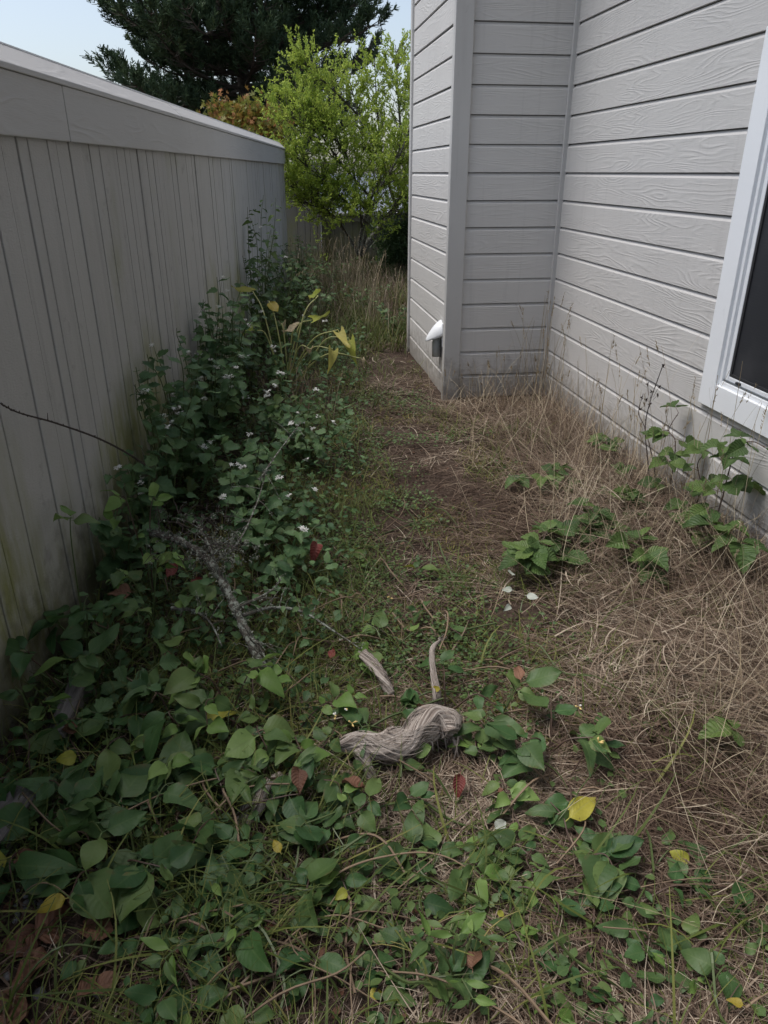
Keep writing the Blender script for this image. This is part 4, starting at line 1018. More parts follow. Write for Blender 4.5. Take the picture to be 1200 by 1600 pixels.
CREEP = [  # label, pixel of the leaf mass, height there, leaves, leaf size, spread, kinds, young share
 ('single broad bright leaf pair standing out from the fence', 75, 850, .45, 3, .085, .07, (G,), .2),
 ('upturned pale young sprig above the lichen branch end', 215, 765, .50, 8, .065, .09, (Y_,), 1),
 ('small light sprig just left of the lichen branch', 225, 840, .34, 7, .070, .10, (G, Y_), .5),
 ('light green sprig over the reddish dead leaves', 225, 895, .28, 7, .075, .10, (G, Y_), .4),
 ('creeper with mid green pairs under the lichen branch', 240, 940, .18, 12, .08, .17, (G,), .15),
 ('creeper tight against the fence foot, big dark leaf on top', 120, 950, .24, 10, .10, .13, (D,), .05),
 ('broad dark heart-shaped leaves beside the grey timber top', 85, 1020, .20, 8, .105, .12, (D,), .05),
 ('dense mid green creeper right of the timber top', 175, 1000, .16, 14, .085, .18, (G, D), .1),
 ('pale sprig climbing the fence at the picture edge', 45, 1070, .22, 7, .065, .08, (Y_, G), .5),
 ('low dark creeper between timber and the yellow curled leaf', 150, 1100, .10, 12, .08, .16, (D,), .05),
 ('tall light green creeper tuft right below the lichen branch', 350, 1030, .22, 14, .085, .15, (G, Y_), .5),
 ('creeper with large blue-green leaves left of the tall tuft', 265, 1075, .16, 10, .095, .14, (G, D), .1),
 ('creeper clump with long leaves midway to the log', 390, 1100, .12, 14, .08, .18, (G,), .15),
 ('wide dark creeper clump in the middle of the leafy left', 310, 1150, .10, 14, .09, .19, (D, G), .05),
 ('pale crinkled young rosette below the dark clump', 235, 1185, .10, 10, .06, .09, (Y_, G), .6),
 ('creeper around the curled yellow leaf by the timber', 130, 1190, .08, 11, .085, .15, (D, G), .1),
 ('dark creeper over the lower timber at the picture edge', 45, 1200, .10, 9, .09, .13, (D,), .0),
 ('creeper with one very large glossy leaf', 285, 1240, .09, 7, .12, .10, (D, G), .0),
 ('large-leaved creeper low at the left picture edge', 35, 1290, .08, 10, .11, .15, (D,), .0),
 ('upright broad leaf cluster right of the lower timber', 120, 1270, .10, 12, .10, .15, (D, G), .05),
 ('creeper with big upright leaf above the brown dead leaves', 165, 1330, .08, 10, .105, .14, (G, D), .05),
 ('glossy leaf cluster left of the very large leaf', 215, 1275, .09, 12, .09, .14, (G, D), .1),
 ('creeper left of the half buried wood piece', 350, 1250, .08, 13, .085, .17, (D, G), .05),
 ('round dark leaves just right of the buried wood piece', 430, 1290, .07, 8, .085, .12, (D,), .0),
 ('dark round-leaved clump below the log, left of centre', 500, 1275, .08, 9, .085, .13, (D, G), .0),
 ('thin creeper strands left of the twisted log', 470, 1180, .10, 14, .06, .18, (G,), .2),
 ('creeper with two tone leaves over the log tip', 450, 1110, .10, 12, .065, .17, (G, Y_), .3),
 ('small light creeper beneath the twisted log tip', 510, 1225, .06, 10, .06, .15, (G, D), .1),
 ('wilted dark creeper near the brown dead leaves', 250, 1440, .06, 11, .08, .15, (D,), .1),
 ('creeper with broad folded leaf low on bare soil', 300, 1480, .06, 9, .09, .12, (G, D), .0),
 ('pale flat leaf pair beside the yellow leaf', 425, 1380, .05, 6, .085, .10, (G,), .1),
 ('two upright leaves in front of the yellow curled leaf', 525, 1330, .06, 6, .085, .09, (G, D), .0),
 ('small creeper between log and buried wood piece', 590, 1290, .05, 8, .065, .13, (G, D), .1),
 ('bright long leaf pair beside the arched dry stem', 690, 1320, .06, 7, .085, .10, (G,), .3),
 ('two overlapping round leaves under the arched dry stem', 665, 1355, .05, 5, .08, .07, (D, G), .0),
 ('leaf cluster sitting on top of the twisted log', 610, 1105, .10, 8, .085, .12, (D, G), .0),
 ('dark leaves around the upright splintered root', 700, 1070, .10, 9, .085, .12, (D,), .0),
 ('small bright creeper behind the short root stub', 610, 985, .08, 10, .07, .13, (G, Y_), .2),
 ('broad upright leaves in a row right of the root', 780, 1085, .10, 8, .095, .13, (G,), .0),
 ('large leaf whorl with cream buds right of the log', 865, 1120, .12, 11, .095, .16, (G, D), .0),
 ('trailing leaf pairs below the large leaf whorl', 890, 1180, .08, 9, .085, .15, (G, D), .0),
 ('yellow-green broad leaf just right of the log end', 725, 1165, .06, 4, .10, .07, (G,), .0),
 ('upright dark leaf group in the straw below the whorl', 905, 1300, .07, 8, .085, .11, (D, G), .0),
 ('single grey-green round leaf standing in the straw', 955, 1300, .06, 2, .09, .03, (D,), .0),
 ('small leaf pairs in the straw, lower right', 985, 1390, .05, 9, .06, .13, (G, D), .1),
 ('round-leaved trailing sprig at the lower right', 1085, 1390, .06, 9, .07, .14, (D, G), .0),
 ('lowest round leaf pair trailing down the right side', 1115, 1450, .05, 5, .065, .08, (G,), .0),
 ('tiny bright seedling near the lower right corner', 1060, 1495, .04, 4, .05, .04, (G, Y_), .2),
 ('tiny dark seedling at the bottom right edge', 1065, 1570, .04, 4, .05, .04, (D,), .0),
 ('creeper leaves at the very bottom, right of centre', 745, 1585, .04, 7, .075, .11, (D, G), .0),
 ('big insect-eaten leaf at the bottom left', 275, 1575, .05, 3, .10, .04, (G,), .0),
 ('weak sprig with small leaves over bare thatch', 790, 1430, .04, 8, .05, .12, (G, D), .2),
 ('small leaf pair right of the lichen branch bend', 385, 880, .20, 4, .085, .06, (D, G), .0),
 ('bright seedling pair at the straw edge mid-yard', 590, 855, .05, 4, .07, .06, (G,), .3),
 ('single bright leaf by the straw edge, right of the seedling pair', 650, 885, .06, 3, .075, .05, (G,), .0),
 ('small creeper left edge of the bare soil patch', 690, 960, .05, 6, .06, .10, (D, G), .0),
 ('trailing small leaves left of the second dry stem', 600, 1430, .04, 9, .05, .13, (G, D), .1),
 ('small leaf trail between the two arching dry stems', 720, 1395, .04, 9, .055, .13, (D, G), .0),
 ('bright leaf trail right of the two round leaves', 770, 1360, .05, 9, .055, .13, (G,), .2),
 ('tall narrow group of leaves above the pale straw stem', 860, 1350, .06, 10, .065, .12, (G, D), .1),
 ('small leaf trail left of the single grey-green leaf', 835, 1290, .05, 8, .055, .12, (G, D), .1),
 ('leaf trail in the straw right of the grey-green leaf', 1020, 1340, .05, 9, .055, .13, (D, G), .0),
 ('sparse leaf trail under the pale straw stem', 930, 1450, .04, 9, .05, .14, (G, D), .0),
 ('weak pale sprig on thatch, right of the narrow-leaved sprig', 840, 1500, .04, 8, .045, .12, (G, Y_), .2),
 ('dark leaf trail at the bottom, right of centre', 900, 1560, .04, 9, .05, .13, (D,), .0),
 ('low leaf trail near the bottom edge below the tiny bright seedling', 990, 1530, .04, 8, .05, .13, (G, D), .0),
 ('small leaves at the right picture edge, lowest', 1165, 1480, .05, 8, .055, .12, (D, G), .0),
 ('small leaves at the right picture edge under the toothed bramble', 1150, 1310, .05, 7, .055, .12, (G, D), .0),
 ('green tangle left of the narrow-leaved sprig', 630, 1530, .05, 11, .055, .13, (G, D), .1),
 ('flat leaf trail across the bare soil at the bottom', 560, 1590, .03, 8, .06, .13, (D, G), .0),
 ('leaf tangle right of the big insect-eaten leaf', 390, 1530, .05, 10, .06, .14, (G, D), .0),
 ('bent leaf sprig over the dead brown leaves', 180, 1490, .05, 7, .065, .12, (D, G), .0),
 ('dark leaf tangle between yellow leaf and bare soil', 470, 1440, .05, 9, .06, .13, (D,), .0),
 ('bright sprig between log end and leaf whorl', 770, 1180, .06, 8, .06, .12, (G, Y_), .2),
 ('leafy sprig crossing in front of the twisted log', 600, 1215, .07, 9, .06, .12, (G, D), .1),
]
for (lb, x, y, z, n, sz, sp_, kd, yg) in CREEP:
    c = P(x, y, z)
    lim = FX0 + FS * c.y + .10
    if c.x < lim: c.x = lim
    creeper(lb, c, (n if n < 6 else int(n * 1.35)), sz, sp_ * 1.12, max(.03, z), kd, yg, stems=(1 if n <= 4 else 2 if n <= 8 else 3))

# narrow-leaved young sapling at the bottom
c = P(715, 1510, .08)
root = creeper('bright narrow-leaved upright sprig at the bottom centre', c, 16, .058, .08, .14, ('lance', 'lance_y'), 0, 4, 'weed', 'leafy_weed', 'narrow-leaved weeds')
creeper('feathery narrow-leaved weed left of the twisted log', P(440, 1200, .08), 18, .06, .12, .12, ('lance',), 0, 4, 'weed', 'leafy_weed', 'narrow-leaved weeds')
creeper('sparse narrow-leaved weed over the bare soil, lower left', P(330, 1440, .06), 14, .055, .12, .10, ('lance', 'lance_y'), 0, 3, 'weed', 'leafy_weed', 'narrow-leaved weeds')

# white-flowered bushes
def star_mesh():
    b = MB(); 
    for k in range(6):
        cx, cy, cz = rnd.uniform(-.5, .5), rnd.uniform(-.5, .5), rnd.uniform(-.2, .3)
        t1 = Vector((rnd.gauss(0, .5), rnd.gauss(-.3, .5), 1)).normalized(); ux = t1.orthogonal().normalized(); uy = t1.cross(ux)
        for j in range(5):
            a = j * 1.2566; a2 = a + .45; a3 = a - .45
            i = len(b.V); o_ = Vector((cx, cy, cz))
            b.V += [tuple(o_), tuple(o_ + (ux * math.cos(a3) + uy * math.sin(a3)) * .16 + t1 * .03), tuple(o_ + (ux * math.cos(a) + uy * math.sin(a)) * .34 - t1 * .05), tuple(o_ + (ux * math.cos(a2) + uy * math.sin(a2)) * .16 + t1 * .03)]
            b.F.append((i, i + 1, i + 2, i + 3))
    return b.mesh('flower_cluster', M['petal'])
FLM = [star_mesh() for _ in range(4)]
def bush(label, c, h, spread, stems, leafs, size, flowers=4, kind='blue_g'):
    g = zgf(c.x, c.y); root = empty('flowering_weed', (c.x, c.y, g), label, 'weed', 'white-flowered leafy weeds')
    sm = MB(); a0 = rnd.uniform(0, 6.28); ends = []
    for s in range(stems):
        az = a0 + s * 6.283 / stems + rnd.uniform(-.4, .4); d = uvec(az)
        f = rnd.uniform(.35, 1.1); hh = h * rnd.uniform(.65, 1.08) * (1.1 - .25 * f)
        pts = spline([Vector((0, 0, -.02)), d * spread * f * .35 + Vector((0, 0, hh * .45)), d * spread * f * .75 + Vector((rnd.uniform(-.04, .04), rnd.uniform(-.04, .04), hh * .82)), d * spread * f * 1.1 + Vector((0, 0, hh))], 6)
        for q in pts:
            lim = FX0 + FS * (q.y + root.location.y) + .05 - root.location.x
            if q.x < lim: q.x = lim
        sm.tube(pts, list(np.linspace(.0045, .0016, len(pts))), 5); ends.append(pts)
        for k in range(leafs):
            u = .22 + .78 * (k + .6) / leafs; i = min(len(pts) - 1, int(u * (len(pts) - 1))); q = pts[i]
            la = az + k * 2.4 + rnd.uniform(-.5, .5)
            ld = (uvec(la) * 1. + d * .3 + Vector((0, 0, rnd.uniform(-.35, .35)))).normalized()
            q2 = q + ld * rnd.uniform(.005, .03)
            lim = FX0 + FS * (q2.y + root.location.y) + .03 - root.location.x
            if (q2 + ld * size).x < lim: ld.x = abs(ld.x) * .6
            put_leaf(root, kind if rnd.random() < .93 else 'vein_g', q, ld, Vector((rnd.gauss(0, .4), rnd.gauss(-.25, .4), 1)), size * rnd.uniform(.6, 1.2) * (1.1 - .45 * u))
    for k in range(flowers):
        pts = ends[rnd.randrange(len(ends))]; q = pts[rnd.randrange(len(pts) * 2 // 3, len(pts))] + Vector((rnd.uniform(-.05, .05), rnd.uniform(-.06, .03), rnd.uniform(.02, .06)))
        lim = FX0 + FS * (q.y + root.location.y) + .04 - root.location.x
        if q.x < lim: q.x = lim
        s_ = rnd.uniform(.028, .044); o = link('flower_cluster', FLM[rnd.randrange(4)], root); o.location = q; o.scale = (s_,) * 3; o.rotation_euler = (0, 0, rnd.uniform(0, 6.28))
        sm.tube([pts[-1] if rnd.random() < .2 else pts[len(pts) * 2 // 3], q], [.001, .0008], 3, False)
    link('stem', sm.mesh('stem', M['stem_g']), root)
    return root
BUSH = [
 ('white-flowered weed leaning on the fence, farthest left of its row', 215, 590, .40, .80, .20, 6, 8, .10, 5),
 ('tall white-flowered weed whose thin shoots reach up the fence', 290, 560, .48, .95, .24, 7, 9, .095, 7),
 ('white-flowered weed in front of the algae-stained boards', 360, 560, .40, .78, .24, 6, 9, .09, 5),
 ('dense dark weed at the heart of the left bank', 330, 640, .32, .62, .24, 7, 9, .095, 5),
 ('white-flowered weed nearest the path, mid bank', 430, 640, .26, .52, .24, 6, 9, .085, 5),
 ('large-leaved flowering weed right above the lichen branch', 380, 720, .28, .55, .22, 7, 9, .10, 6),
 ('flowering weed drooping over the lichen branch end', 400, 800, .18, .40, .20, 6, 8, .09, 4),
 ('leafy weed between the dry clump and the bank centre', 290, 700, .26, .48, .16, 5, 8, .085, 3),
 ('small-leaved flowering weed at the path edge, beyond the bank', 480, 690, .16, .36, .20, 6, 8, .07, 4),
 ('weed with hanging toothed leaves low on the fence', 130, 860, .20, .40, .13, 5, 7, .10, 1),
 ('toothed-leaf weed at the fence beside the cane', 105, 770, .30, .48, .10, 4, 6, .08, 2),
 ('flowering weed tangled with the yellow-leaved arum', 440, 560, .30, .55, .26, 6, 9, .085, 3),
 ('low toothed weed at the path edge by the lichen branch twig', 450, 860, .12, .28, .16, 5, 7, .08, 2),
 ('dark toothed weed between grey timber and creepers', 200, 1080, .08, .16, .14, 4, 6, .085, 0),
]
for (lb, x, y, z, h, sp_, st, lf, sz, fl) in BUSH:
    c = P(x, y, z); lim = FX0 + FS * c.y + .10
    if c.x < lim: c.x = lim
    bush(lb, c, h, sp_ * 1.1, st, lf, sz * 1.2, max(0, fl - 1))
for (lb, yy, off, h_, sp_, st, lf, sz, fl, kd) in [
 ('flowering weed at the fence just past the algae stain', 5.0, .22, .85, .32, 8, 10, .11, 6, 'blue_g'), ('bright leafy weed between fence and arum', 5.8, .22, .62, .28, 8, 10, .11, 4, 'vein_g'),
 ('low bright weed at the path edge in front of the arum', 4.7, .70, .30, .3, 7, 9, .085, 4, 'vein_g'), ('sprawling weed at the path edge past the arum', 6.6, .8, .5, .34, 8, 9, .085, 2, 'vein_g'),
 ('green weed halfway along the far fence', 8.3, .25, .85, .34, 8, 9, .09, 0, 'vein_g'), ('olive weed near the far end of the fence', 9.6, .25, .8, .34, 8, 9, .09, 0, 'vein_g'),
 ('small-leaved weed on the path side of the bank', 4.2, .75, .38, .28, 7, 9, .075, 3, 'vein_g'), ('leafy weed at the path side beside the lichen twig', 3.4, .72, .32, .26, 6, 8, .075, 2, 'vein_g')]:
    bush(lb, Vector((FX0 + FS * yy + off, yy, 0)), h_, sp_, st, lf, sz, fl, kd)
for (lb, yy, off, h_, sp_, st, lf, sz, fl) in [
 ('tall flowering weed hugging the fence above the bare cane', 3.15, .12, .62, .16, 6, 9, .10, 4), ('tall flowering weed hugging the fence left of the algae stain', 3.5, .13, .80, .20, 7, 10, .11, 5),
 ('tall flowering weed hugging the fence at the algae stain', 3.9, .14, .86, .22, 7, 10, .11, 5), ('tall flowering weed hugging the fence right of the algae stain', 4.35, .15, .84, .24, 7, 10, .11, 5)]:
    bush(lb, Vector((FX0 + FS * yy + off, yy, 0)), h_, sp_, st, lf, sz, fl)
for (lb, xx, yy, h_) in [('low green weed in the far grass, right of centre', 1.1, 9.3, .45), ('low green weed in the far grass below the shrub', .85, 11.4, .55), ('spreading weed in the far grass near the fence', .55, 9.2, .5), ('green weed in the far grass beside the house corner', 1.25, 8.0, .35)]:
    bush(lb, Vector((xx, yy, 0)), h_, .35, 9, 9, .08, 0, 'vein_g')
# climbing vine far along the fence
bush('thin leafy vine climbing the fence near its far end', Vector((FX0 + FS * 7.3 + .14, 7.3, 0)), 1.35, .40, 12, 13, .11, 2, 'vein_g')
bush('leafy shrub weed at the fence behind the arum', Vector((FX0 + FS * 6.9 + .35, 6.9, 0)), 1.0, .48, 11, 12, .12, 0, 'vein_g')
bush('dull small-leaved weed at the path, far along the fence', Vector((.15, 8.6, 0)), .85, .42, 11, 11, .095, 0, 'vein_g')
bush('bushy weed before the far end of the fence', Vector((.35, 10.2, 0)), .85, .42, 11, 11, .10, 0, 'vein_g')

# arum with arching stalks
def arum():
    c = Vector((.08, 5.75, 0)); root = empty('arum_plant', (c.x, c.y, zgf(c.x, c.y)), 'yellowing arum with arching stalks and drooping arrow leaves by the path', 'plant')
    lf = [(497, 462, 5.9, 'calla', 120, .17, 1), (468, 505, 5.7, 'tan', 200, .13, .3), (528, 515, 5.6, 'calla', -60, .17, .1), (545, 528, 5.6, 'calla', -80, .17, .1), (520, 545, 5.5, 'calla', -95, .13, .1),
          (420, 470, 5.9, 'yellow', -60, .12, .4), (440, 505, 5.8, 'tan', 80, .10, .7), (485, 500, 5.9, 'calla', 20, .15, 1), (400, 515, 5.7, 'calla', 180, .17, .8), (565, 560, 5.5, 'tan', -50, .05, .2), (485, 545, 5.5, 'tan', 95, .09, .5), (395, 455, 6.1, 'calla', 150, .16, .9)]
    for (x, y, Yd, k, az, s_, lift) in lf:
        e = PY(x, y, Yd) - Vector(root.location); b = Vector((rnd.uniform(-.08, .05), rnd.uniform(-.05, .05), 0))
        mid = b.lerp(e, .55) + Vector((0, 0, .13 + .05 * rnd.random()))
        pl = spline([b, mid, e], 8)
        st = link('stalk', MB().tube(pl, list(np.linspace(.0065, .0042, len(pl))), 6).mesh('stalk', M['stem_y'], True), root)
        put_leaf(root, k, e, uvec(R(az), -.9 + lift), Vector((rnd.gauss(0, .3), rnd.gauss(-.5, .3), .8)), s_ * 1.12)
arum()

# brambles at the house wall
def cane(b, pts, r0, r1, mat_b, pr=True, n=6):
    pl = spline(pts, n); b.tube(pl, list(np.linspace(r0, r1, len(pl))), 5)
    if pr:
        for q in pl[1:-1]:
            for _ in range(2):
                d = Vector((rnd.gauss(0, 1), rnd.gauss(0, 1), rnd.gauss(0, 1))).normalized(); i = len(b.V)
                t = d.orthogonal().normalized() * r0 * .8
                b.V += [tuple(q + t), tuple(q - t), tuple(q + d * .008)]; b.F.append((i, i + 1, i + 2))
    return pl
def trifoliate(root, b, q, az, size, el=.15, kind='bramble'):
    d = uvec(az, el); e = q + d * size * .7; b.tube([q, e], [.0015, .0011], 3, False)
    up = Vector((rnd.gauss(0, .35), rnd.gauss(-.25, .35), 1))
    lat = d.cross(Vector((0, 0, 1))).normalized()
    put_leaf(root, kind, e, d + Vector((0, 0, -.2)), up, size * 1.15)
    put_leaf(root, kind, e - d * size * .12, (lat + d * .35).normalized(), up, size * .95)
    put_leaf(root, kind, e - d * size * .12, (-lat + d * .35).normalized(), up, size * .95)
def bramble(label, pts, nodes, size, name='bramble', cat='bramble', kind='bramble'):
    pts = [Vector(p) for p in pts]; base = Vector((pts[0].x, pts[0].y, zgf(pts[0].x, pts[0].y)))
    root = empty(name, base, label, cat, 'brambles by the house wall'); b = MB()
    pl = cane(b, [q - base for q in pts], .004, .0018, None)
    for (u, az, f) in nodes:
        trifoliate(root, b, pl[int(u * (len(pl) - 1))], R(az), size * f, rnd.uniform(-.1, .4), kind)
    link('cane', b.mesh('cane', M['stem_p']), root)
w = lambda x, y, o: PX(x, y, WX - o)
bramble('bramble cane arching against the wall left of the window corner', [P(1035, 800), w(1050, 740, .13), w(1055, 690, .12), w(1045, 672, .13), w(1060, 645, .10)], [(.35, 200, .9), (.55, -60, .95), (.75, 190, .7), (1., 80, .8), (.45, 240, .8), (.6, 150, .9), (.2, 170, .9)], .10)
bramble('bramble with bright leaves on the wall below the window', [P(1095, 880), w(1125, 790, .14), w(1138, 740, .13), w(1150, 700, .13), w(1175, 690, .12), w(1197, 700, .12)], [(.2, 190, 1.), (.35, -30, 1.), (.42, 250, 1.), (.6, 160, .8), (.7, 80, .7), (.95, -60, .8), (.85, 200, .8), (.5, 230, .9), (.12, 220, 1.), (.28, 150, .9)], .10)
bramble('bramble cane rising between the dry stalk and the window corner', [P(1075, 860), w(1085, 800, .15), w(1095, 760, .14), w(1090, 725, .14), w(1105, 705, .12)], [(.3, 170, .9), (.5, 230, .9), (.7, 150, .8), (1., 190, .8), (.6, 290, .8)], .09)
bramble('leafy bramble at the foot of the dry stalk', [P(985, 800), w(990, 760, .22), w(980, 730, .2), w(965, 705, .2)], [(.3, 190, .9), (.55, 120, .9), (.75, 240, .8), (1., 180, .8)], .085)
bramble('low bramble in the straw at the wall foot, nearest the window', [P(1080, 900), w(1100, 840, .20), w(1130, 820, .2), w(1150, 835, .22)], [(.4, 120, 1.1), (.7, -120, 1.1), (1., 250, 1.2), (.2, 190, 1.1), (.85, 180, 1.2)], .10)
for (lb, x, y, n_, sz) in [
    ('low bramble patch in the straw, farthest from the camera', 890, 745, 6, .075), ('bramble leaves at the patch centre beside the straw heap', 895, 800, 7, .085),
    ('pale-topped bramble sprig at the patch front', 870, 850, 6, .085), ('bramble sprig by the wilted white leaves', 830, 850, 4, .07), ('bramble sprig under the dry stalk', 960, 770, 6, .075),
    ('yellowish bramble sprig at the wall foot behind the dry stalk', 940, 705, 6, .06), ('half-hidden bramble leaves inside the straw heap', 1000, 850, 5, .085)]:
    c = P(x, y, .11); a = rnd.uniform(0, 6.28); c.x = min(c.x, WX - .22); n_ += 3; sz *= 1.10
    bramble(lb, [Vector((c.x, c.y, 0)), c + uvec(a) * .06 + Vector((0, 0, .03)), c + uvec(a + .4) * .16, c + uvec(a + .3) * .26 - Vector((0, 0, .04))], [(.15 + .85 * k / n_, rnd.uniform(0, 360), rnd.uniform(.8, 1.1)) for k in range(n_)], sz)
bramble('toothed bramble leaf pair poking in at the right picture edge', [P(1230, 1200), P(1215, 1170, .08), P(1195, 1150, .10), P(1175, 1145, .09)], [(1., 170, 1.1)], .075)
# dry dark stalk with seed capsules
def dry_stalk():
    b0 = PX(1012, 800, WX - .14); root = empty('dry_stalk', (b0.x, b0.y, zgf(b0.x, b0.y)), 'dark dead seed stalk standing in front of the wall', 'dead stalk'); b = MB()
    rel = lambda x, y: PX(x, y, WX - .14) - Vector(root.location)
    s1 = cane(b, [Vector((0, 0, 0)), rel(1012, 720), rel(1008, 670), rel(1015, 630), rel(1035, 572)], .0045, .0015, None)
    s2 = cane(b, [Vector((.03, 0, 0)), rel(1022, 730), rel(1008, 670), rel(998, 645), rel(1005, 615)], .004, .0015, None)
    link('stalk', b.mesh('stalk', M['stem_d']), root)
    for (x, y) in [(1036, 572), (1012, 600), (1018, 612), (1028, 618), (1003, 622), (1015, 632), (1000, 640), (1030, 605), (1010, 625)]:
        e = rel(x, y); k = MB()
        q = s1[min(len(s1) - 1, int(len(s1) * .75))]; k.tube([q.lerp(e, .4), q.lerp(e, .8) + Vector((0, 0, .005)), e], [.001, .001, .0012], 3)
        for j in range(5):
            d = Vector((rnd.gauss(0, 1), rnd.gauss(0, 1), rnd.gauss(.4, 1))).normalized(); k.tube([e, e + d * .007, e + d * .014], [.0035, .003, .0005], 4)
        link('seed_capsule', k.mesh('seed_capsule', M['stem_d']), root)
dry_stalk()
# bramble cane across the fence on the left
root = empty('bramble_cane', P(235, 740, .0), 'bare dark thorny cane reaching left across the fence', 'cane'); b = MB()
rel = lambda x, y, Y: PY(x, y, Y) - Vector(root.location)
cane(b, [Vector((0, 0, 0)), rel(225, 725, 3.05), rel(165, 690, 2.75), rel(90, 662, 2.5), rel(30, 645, 2.33), rel(0, 630, 2.25)], .005, .002, None, True, 8)
b.tube([rel(75, 658, 2.46), rel(74, 645, 2.46)], [.002, .0008], 4)
link('cane', b.mesh('cane', M['stem_d']), root)

# ------------------------------------------------------------------ dead wood
def log_mesh(pl, rads, sides=36, twist=3.2, lobes=5, seed=0, amp=.16):
    V = []; F = []; UV = []; n = len(pl); u = None; g = random.Random(seed); acc = 0
    ph = [g.uniform(0, 6.28) for _ in range(4)]
    for i in range(n):
        t = (pl[min(i+1, n-1)] - pl[max(i-1, 0)]).normalized()
        if u is None: u = t.orthogonal().normalized()
        u = (u - t * u.dot(t)).normalized(); w_ = t.cross(u)
        if i: acc += (pl[i] - pl[i-1]).length
        tw_ = twist * i / n
        for k in range(sides + 1):
            a = 2 * math.pi * k / sides; b_ = a + tw_ * 2
            rr = rads[i] * (1 + amp * math.sin(lobes * b_ + ph[0] + .8 * math.sin(i * .11)) + amp * .7 * (float(vnoise(a * 3.2 + tw_ * 6, i * .10, 1., seed)) - .5) * 2 + amp * 1.0 * (float(vnoise((a + tw_ * 2) * 7, i * .07, 1., seed + 3)) - .5) * 2 - amp * 1.2 * max(0, float(vnoise((a + tw_ * 2) * 5.5, i * .06, 1., seed + 5)) - .72) / .28 + .05 * math.sin(i * .4 + 2 * a))
            V.append(tuple(pl[i] + (u * math.cos(a) + w_ * math.sin(a)) * rr)); UV.append((k / sides * 6 + tw_ * 2, acc * 4))
    m = sides + 1
    for i in range(n - 1):
        for k in range(sides):
            F.append((i*m+k, i*m+k+1, (i+1)*m+k+1, (i+1)*m+k))
    for i, rev in ((0, True), (n - 1, False)):
        c = len(V); V.append(tuple(pl[i])); UV.append((0, acc * 4))
        for k in range(sides): F.append((c, i*m+k+1, i*m+k) if rev else (c, i*m+k, i*m+k+1))
    return mesh('wood', V, F, M['log'], True, UV)
def ribbon(V, F, pts, w, nrm):
    b = len(V); n = len(pts)
    for i, q in enumerate(pts):
        t = (pts[min(i+1, n-1)] - pts[max(i-1, 0)]).normalized(); s_ = t.cross(nrm).normalized() * w * (1 - .75 * i / n) * .5
        V += [tuple(q - s_), tuple(q + s_)]
    for i in range(n - 1): F.append((b+2*i, b+2*i+1, b+2*i+3, b+2*i+2))
def twisted_log():
    c = P(620, 1165, .05); root = empty('dead_log', (c.x, c.y, zgf(c.x, c.y)), 'twisted weathered grey log with shredding bark lying among creepers', 'log')
    rel = lambda x, y, z: P(x, y, z) - Vector(root.location)
    path = [rel(532, 1165, .05), rel(565, 1160, .055), rel(600, 1168, .045), rel(635, 1160, .055), rel(655, 1138, .075), rel(680, 1125, .08), rel(700, 1130, .07), rel(712, 1142, .05)]
    pl = spline(path, 9); n = len(pl)
    rads = [(.017 + .024 * min(1, i / (n * .25))) * (1 + .12 * math.sin(i * .35)) * (1 - .35 * max(0, (i / n - .85) / .15)) for i in range(n)]
    o = link('trunk', log_mesh(pl, rads, 64, 1.9, 3, 5, .15), root)
    # end that goes into the soil on the left
    pl2 = spline([rel(560, 1170, .05), rel(572, 1195, .02), rel(580, 1215, -.01), rel(585, 1240, -.05)], 6)
    link('root', log_mesh(pl2, list(np.linspace(.020, .012, len(pl2))), 24, 1.5, 4, 8), root)
    # bark fibres winding round the trunk and hanging off it
    V = []; F = []
    for k in range(210):
        i0 = rnd.randrange(0, n - 14); ln = rnd.randrange(10, 28); a = rnd.uniform(0, 6.28); pts = []; loose = rnd.random() < .25
        for i in range(i0, min(n - 1, i0 + ln)):
            t = (pl[i+1] - pl[max(0, i-1)]).normalized(); u = Vector((0, 0, 1)) - t * t.z; u.normalize(); w_ = t.cross(u)
            aa = a + (i - i0) * .07; f = (i - i0) / ln
            pts.append(pl[i] + (u * math.cos(aa) + w_ * math.sin(aa)) * rads[i] * (1.10 + (.35 * f if loose else .06 * math.sin(f * 9 + k))))
        if len(pts) > 3: ribbon(V, F, pts, rnd.uniform(.0012, .0042), (pts[len(pts)//2] - pl[min(n-1, i0 + ln//2)]).normalized())
    for k in range(30):
        i = rnd.randrange(int(n * .5), n - 1); q = pl[i] + Vector((rnd.uniform(-.015, .015), -rads[i] * rnd.uniform(.1, .95), -rads[i] * rnd.uniform(.2, .9)))
        e = q + Vector((rnd.uniform(-.02, .02), rnd.uniform(-.03, .01), -rnd.uniform(.02, .085)))
        ribbon(V, F, spline([q, q.lerp(e, .5) + Vector((0, -.006, .004)), e], 4), rnd.uniform(.002, .007), Vector((rnd.gauss(0, .4), -1, .2)).normalized())
    for k in range(4):                     # frayed ends
        q = pl[-1] + Vector((rnd.gauss(0, .01), rnd.gauss(0, .008), rnd.gauss(0, .01))); e = q + Vector((rnd.uniform(0, .035), rnd.uniform(-.02, .01), rnd.uniform(-.045, .01)))
        ribbon(V, F, [q, q.lerp(e, .5) + Vector((0, 0, .005)), e], .004, Vector((0, -.7, .7)))
    link('bark_strips', mesh('bark_strips', V, F, M['fibre']), root)['kind'] = 'stuff'
twisted_log()
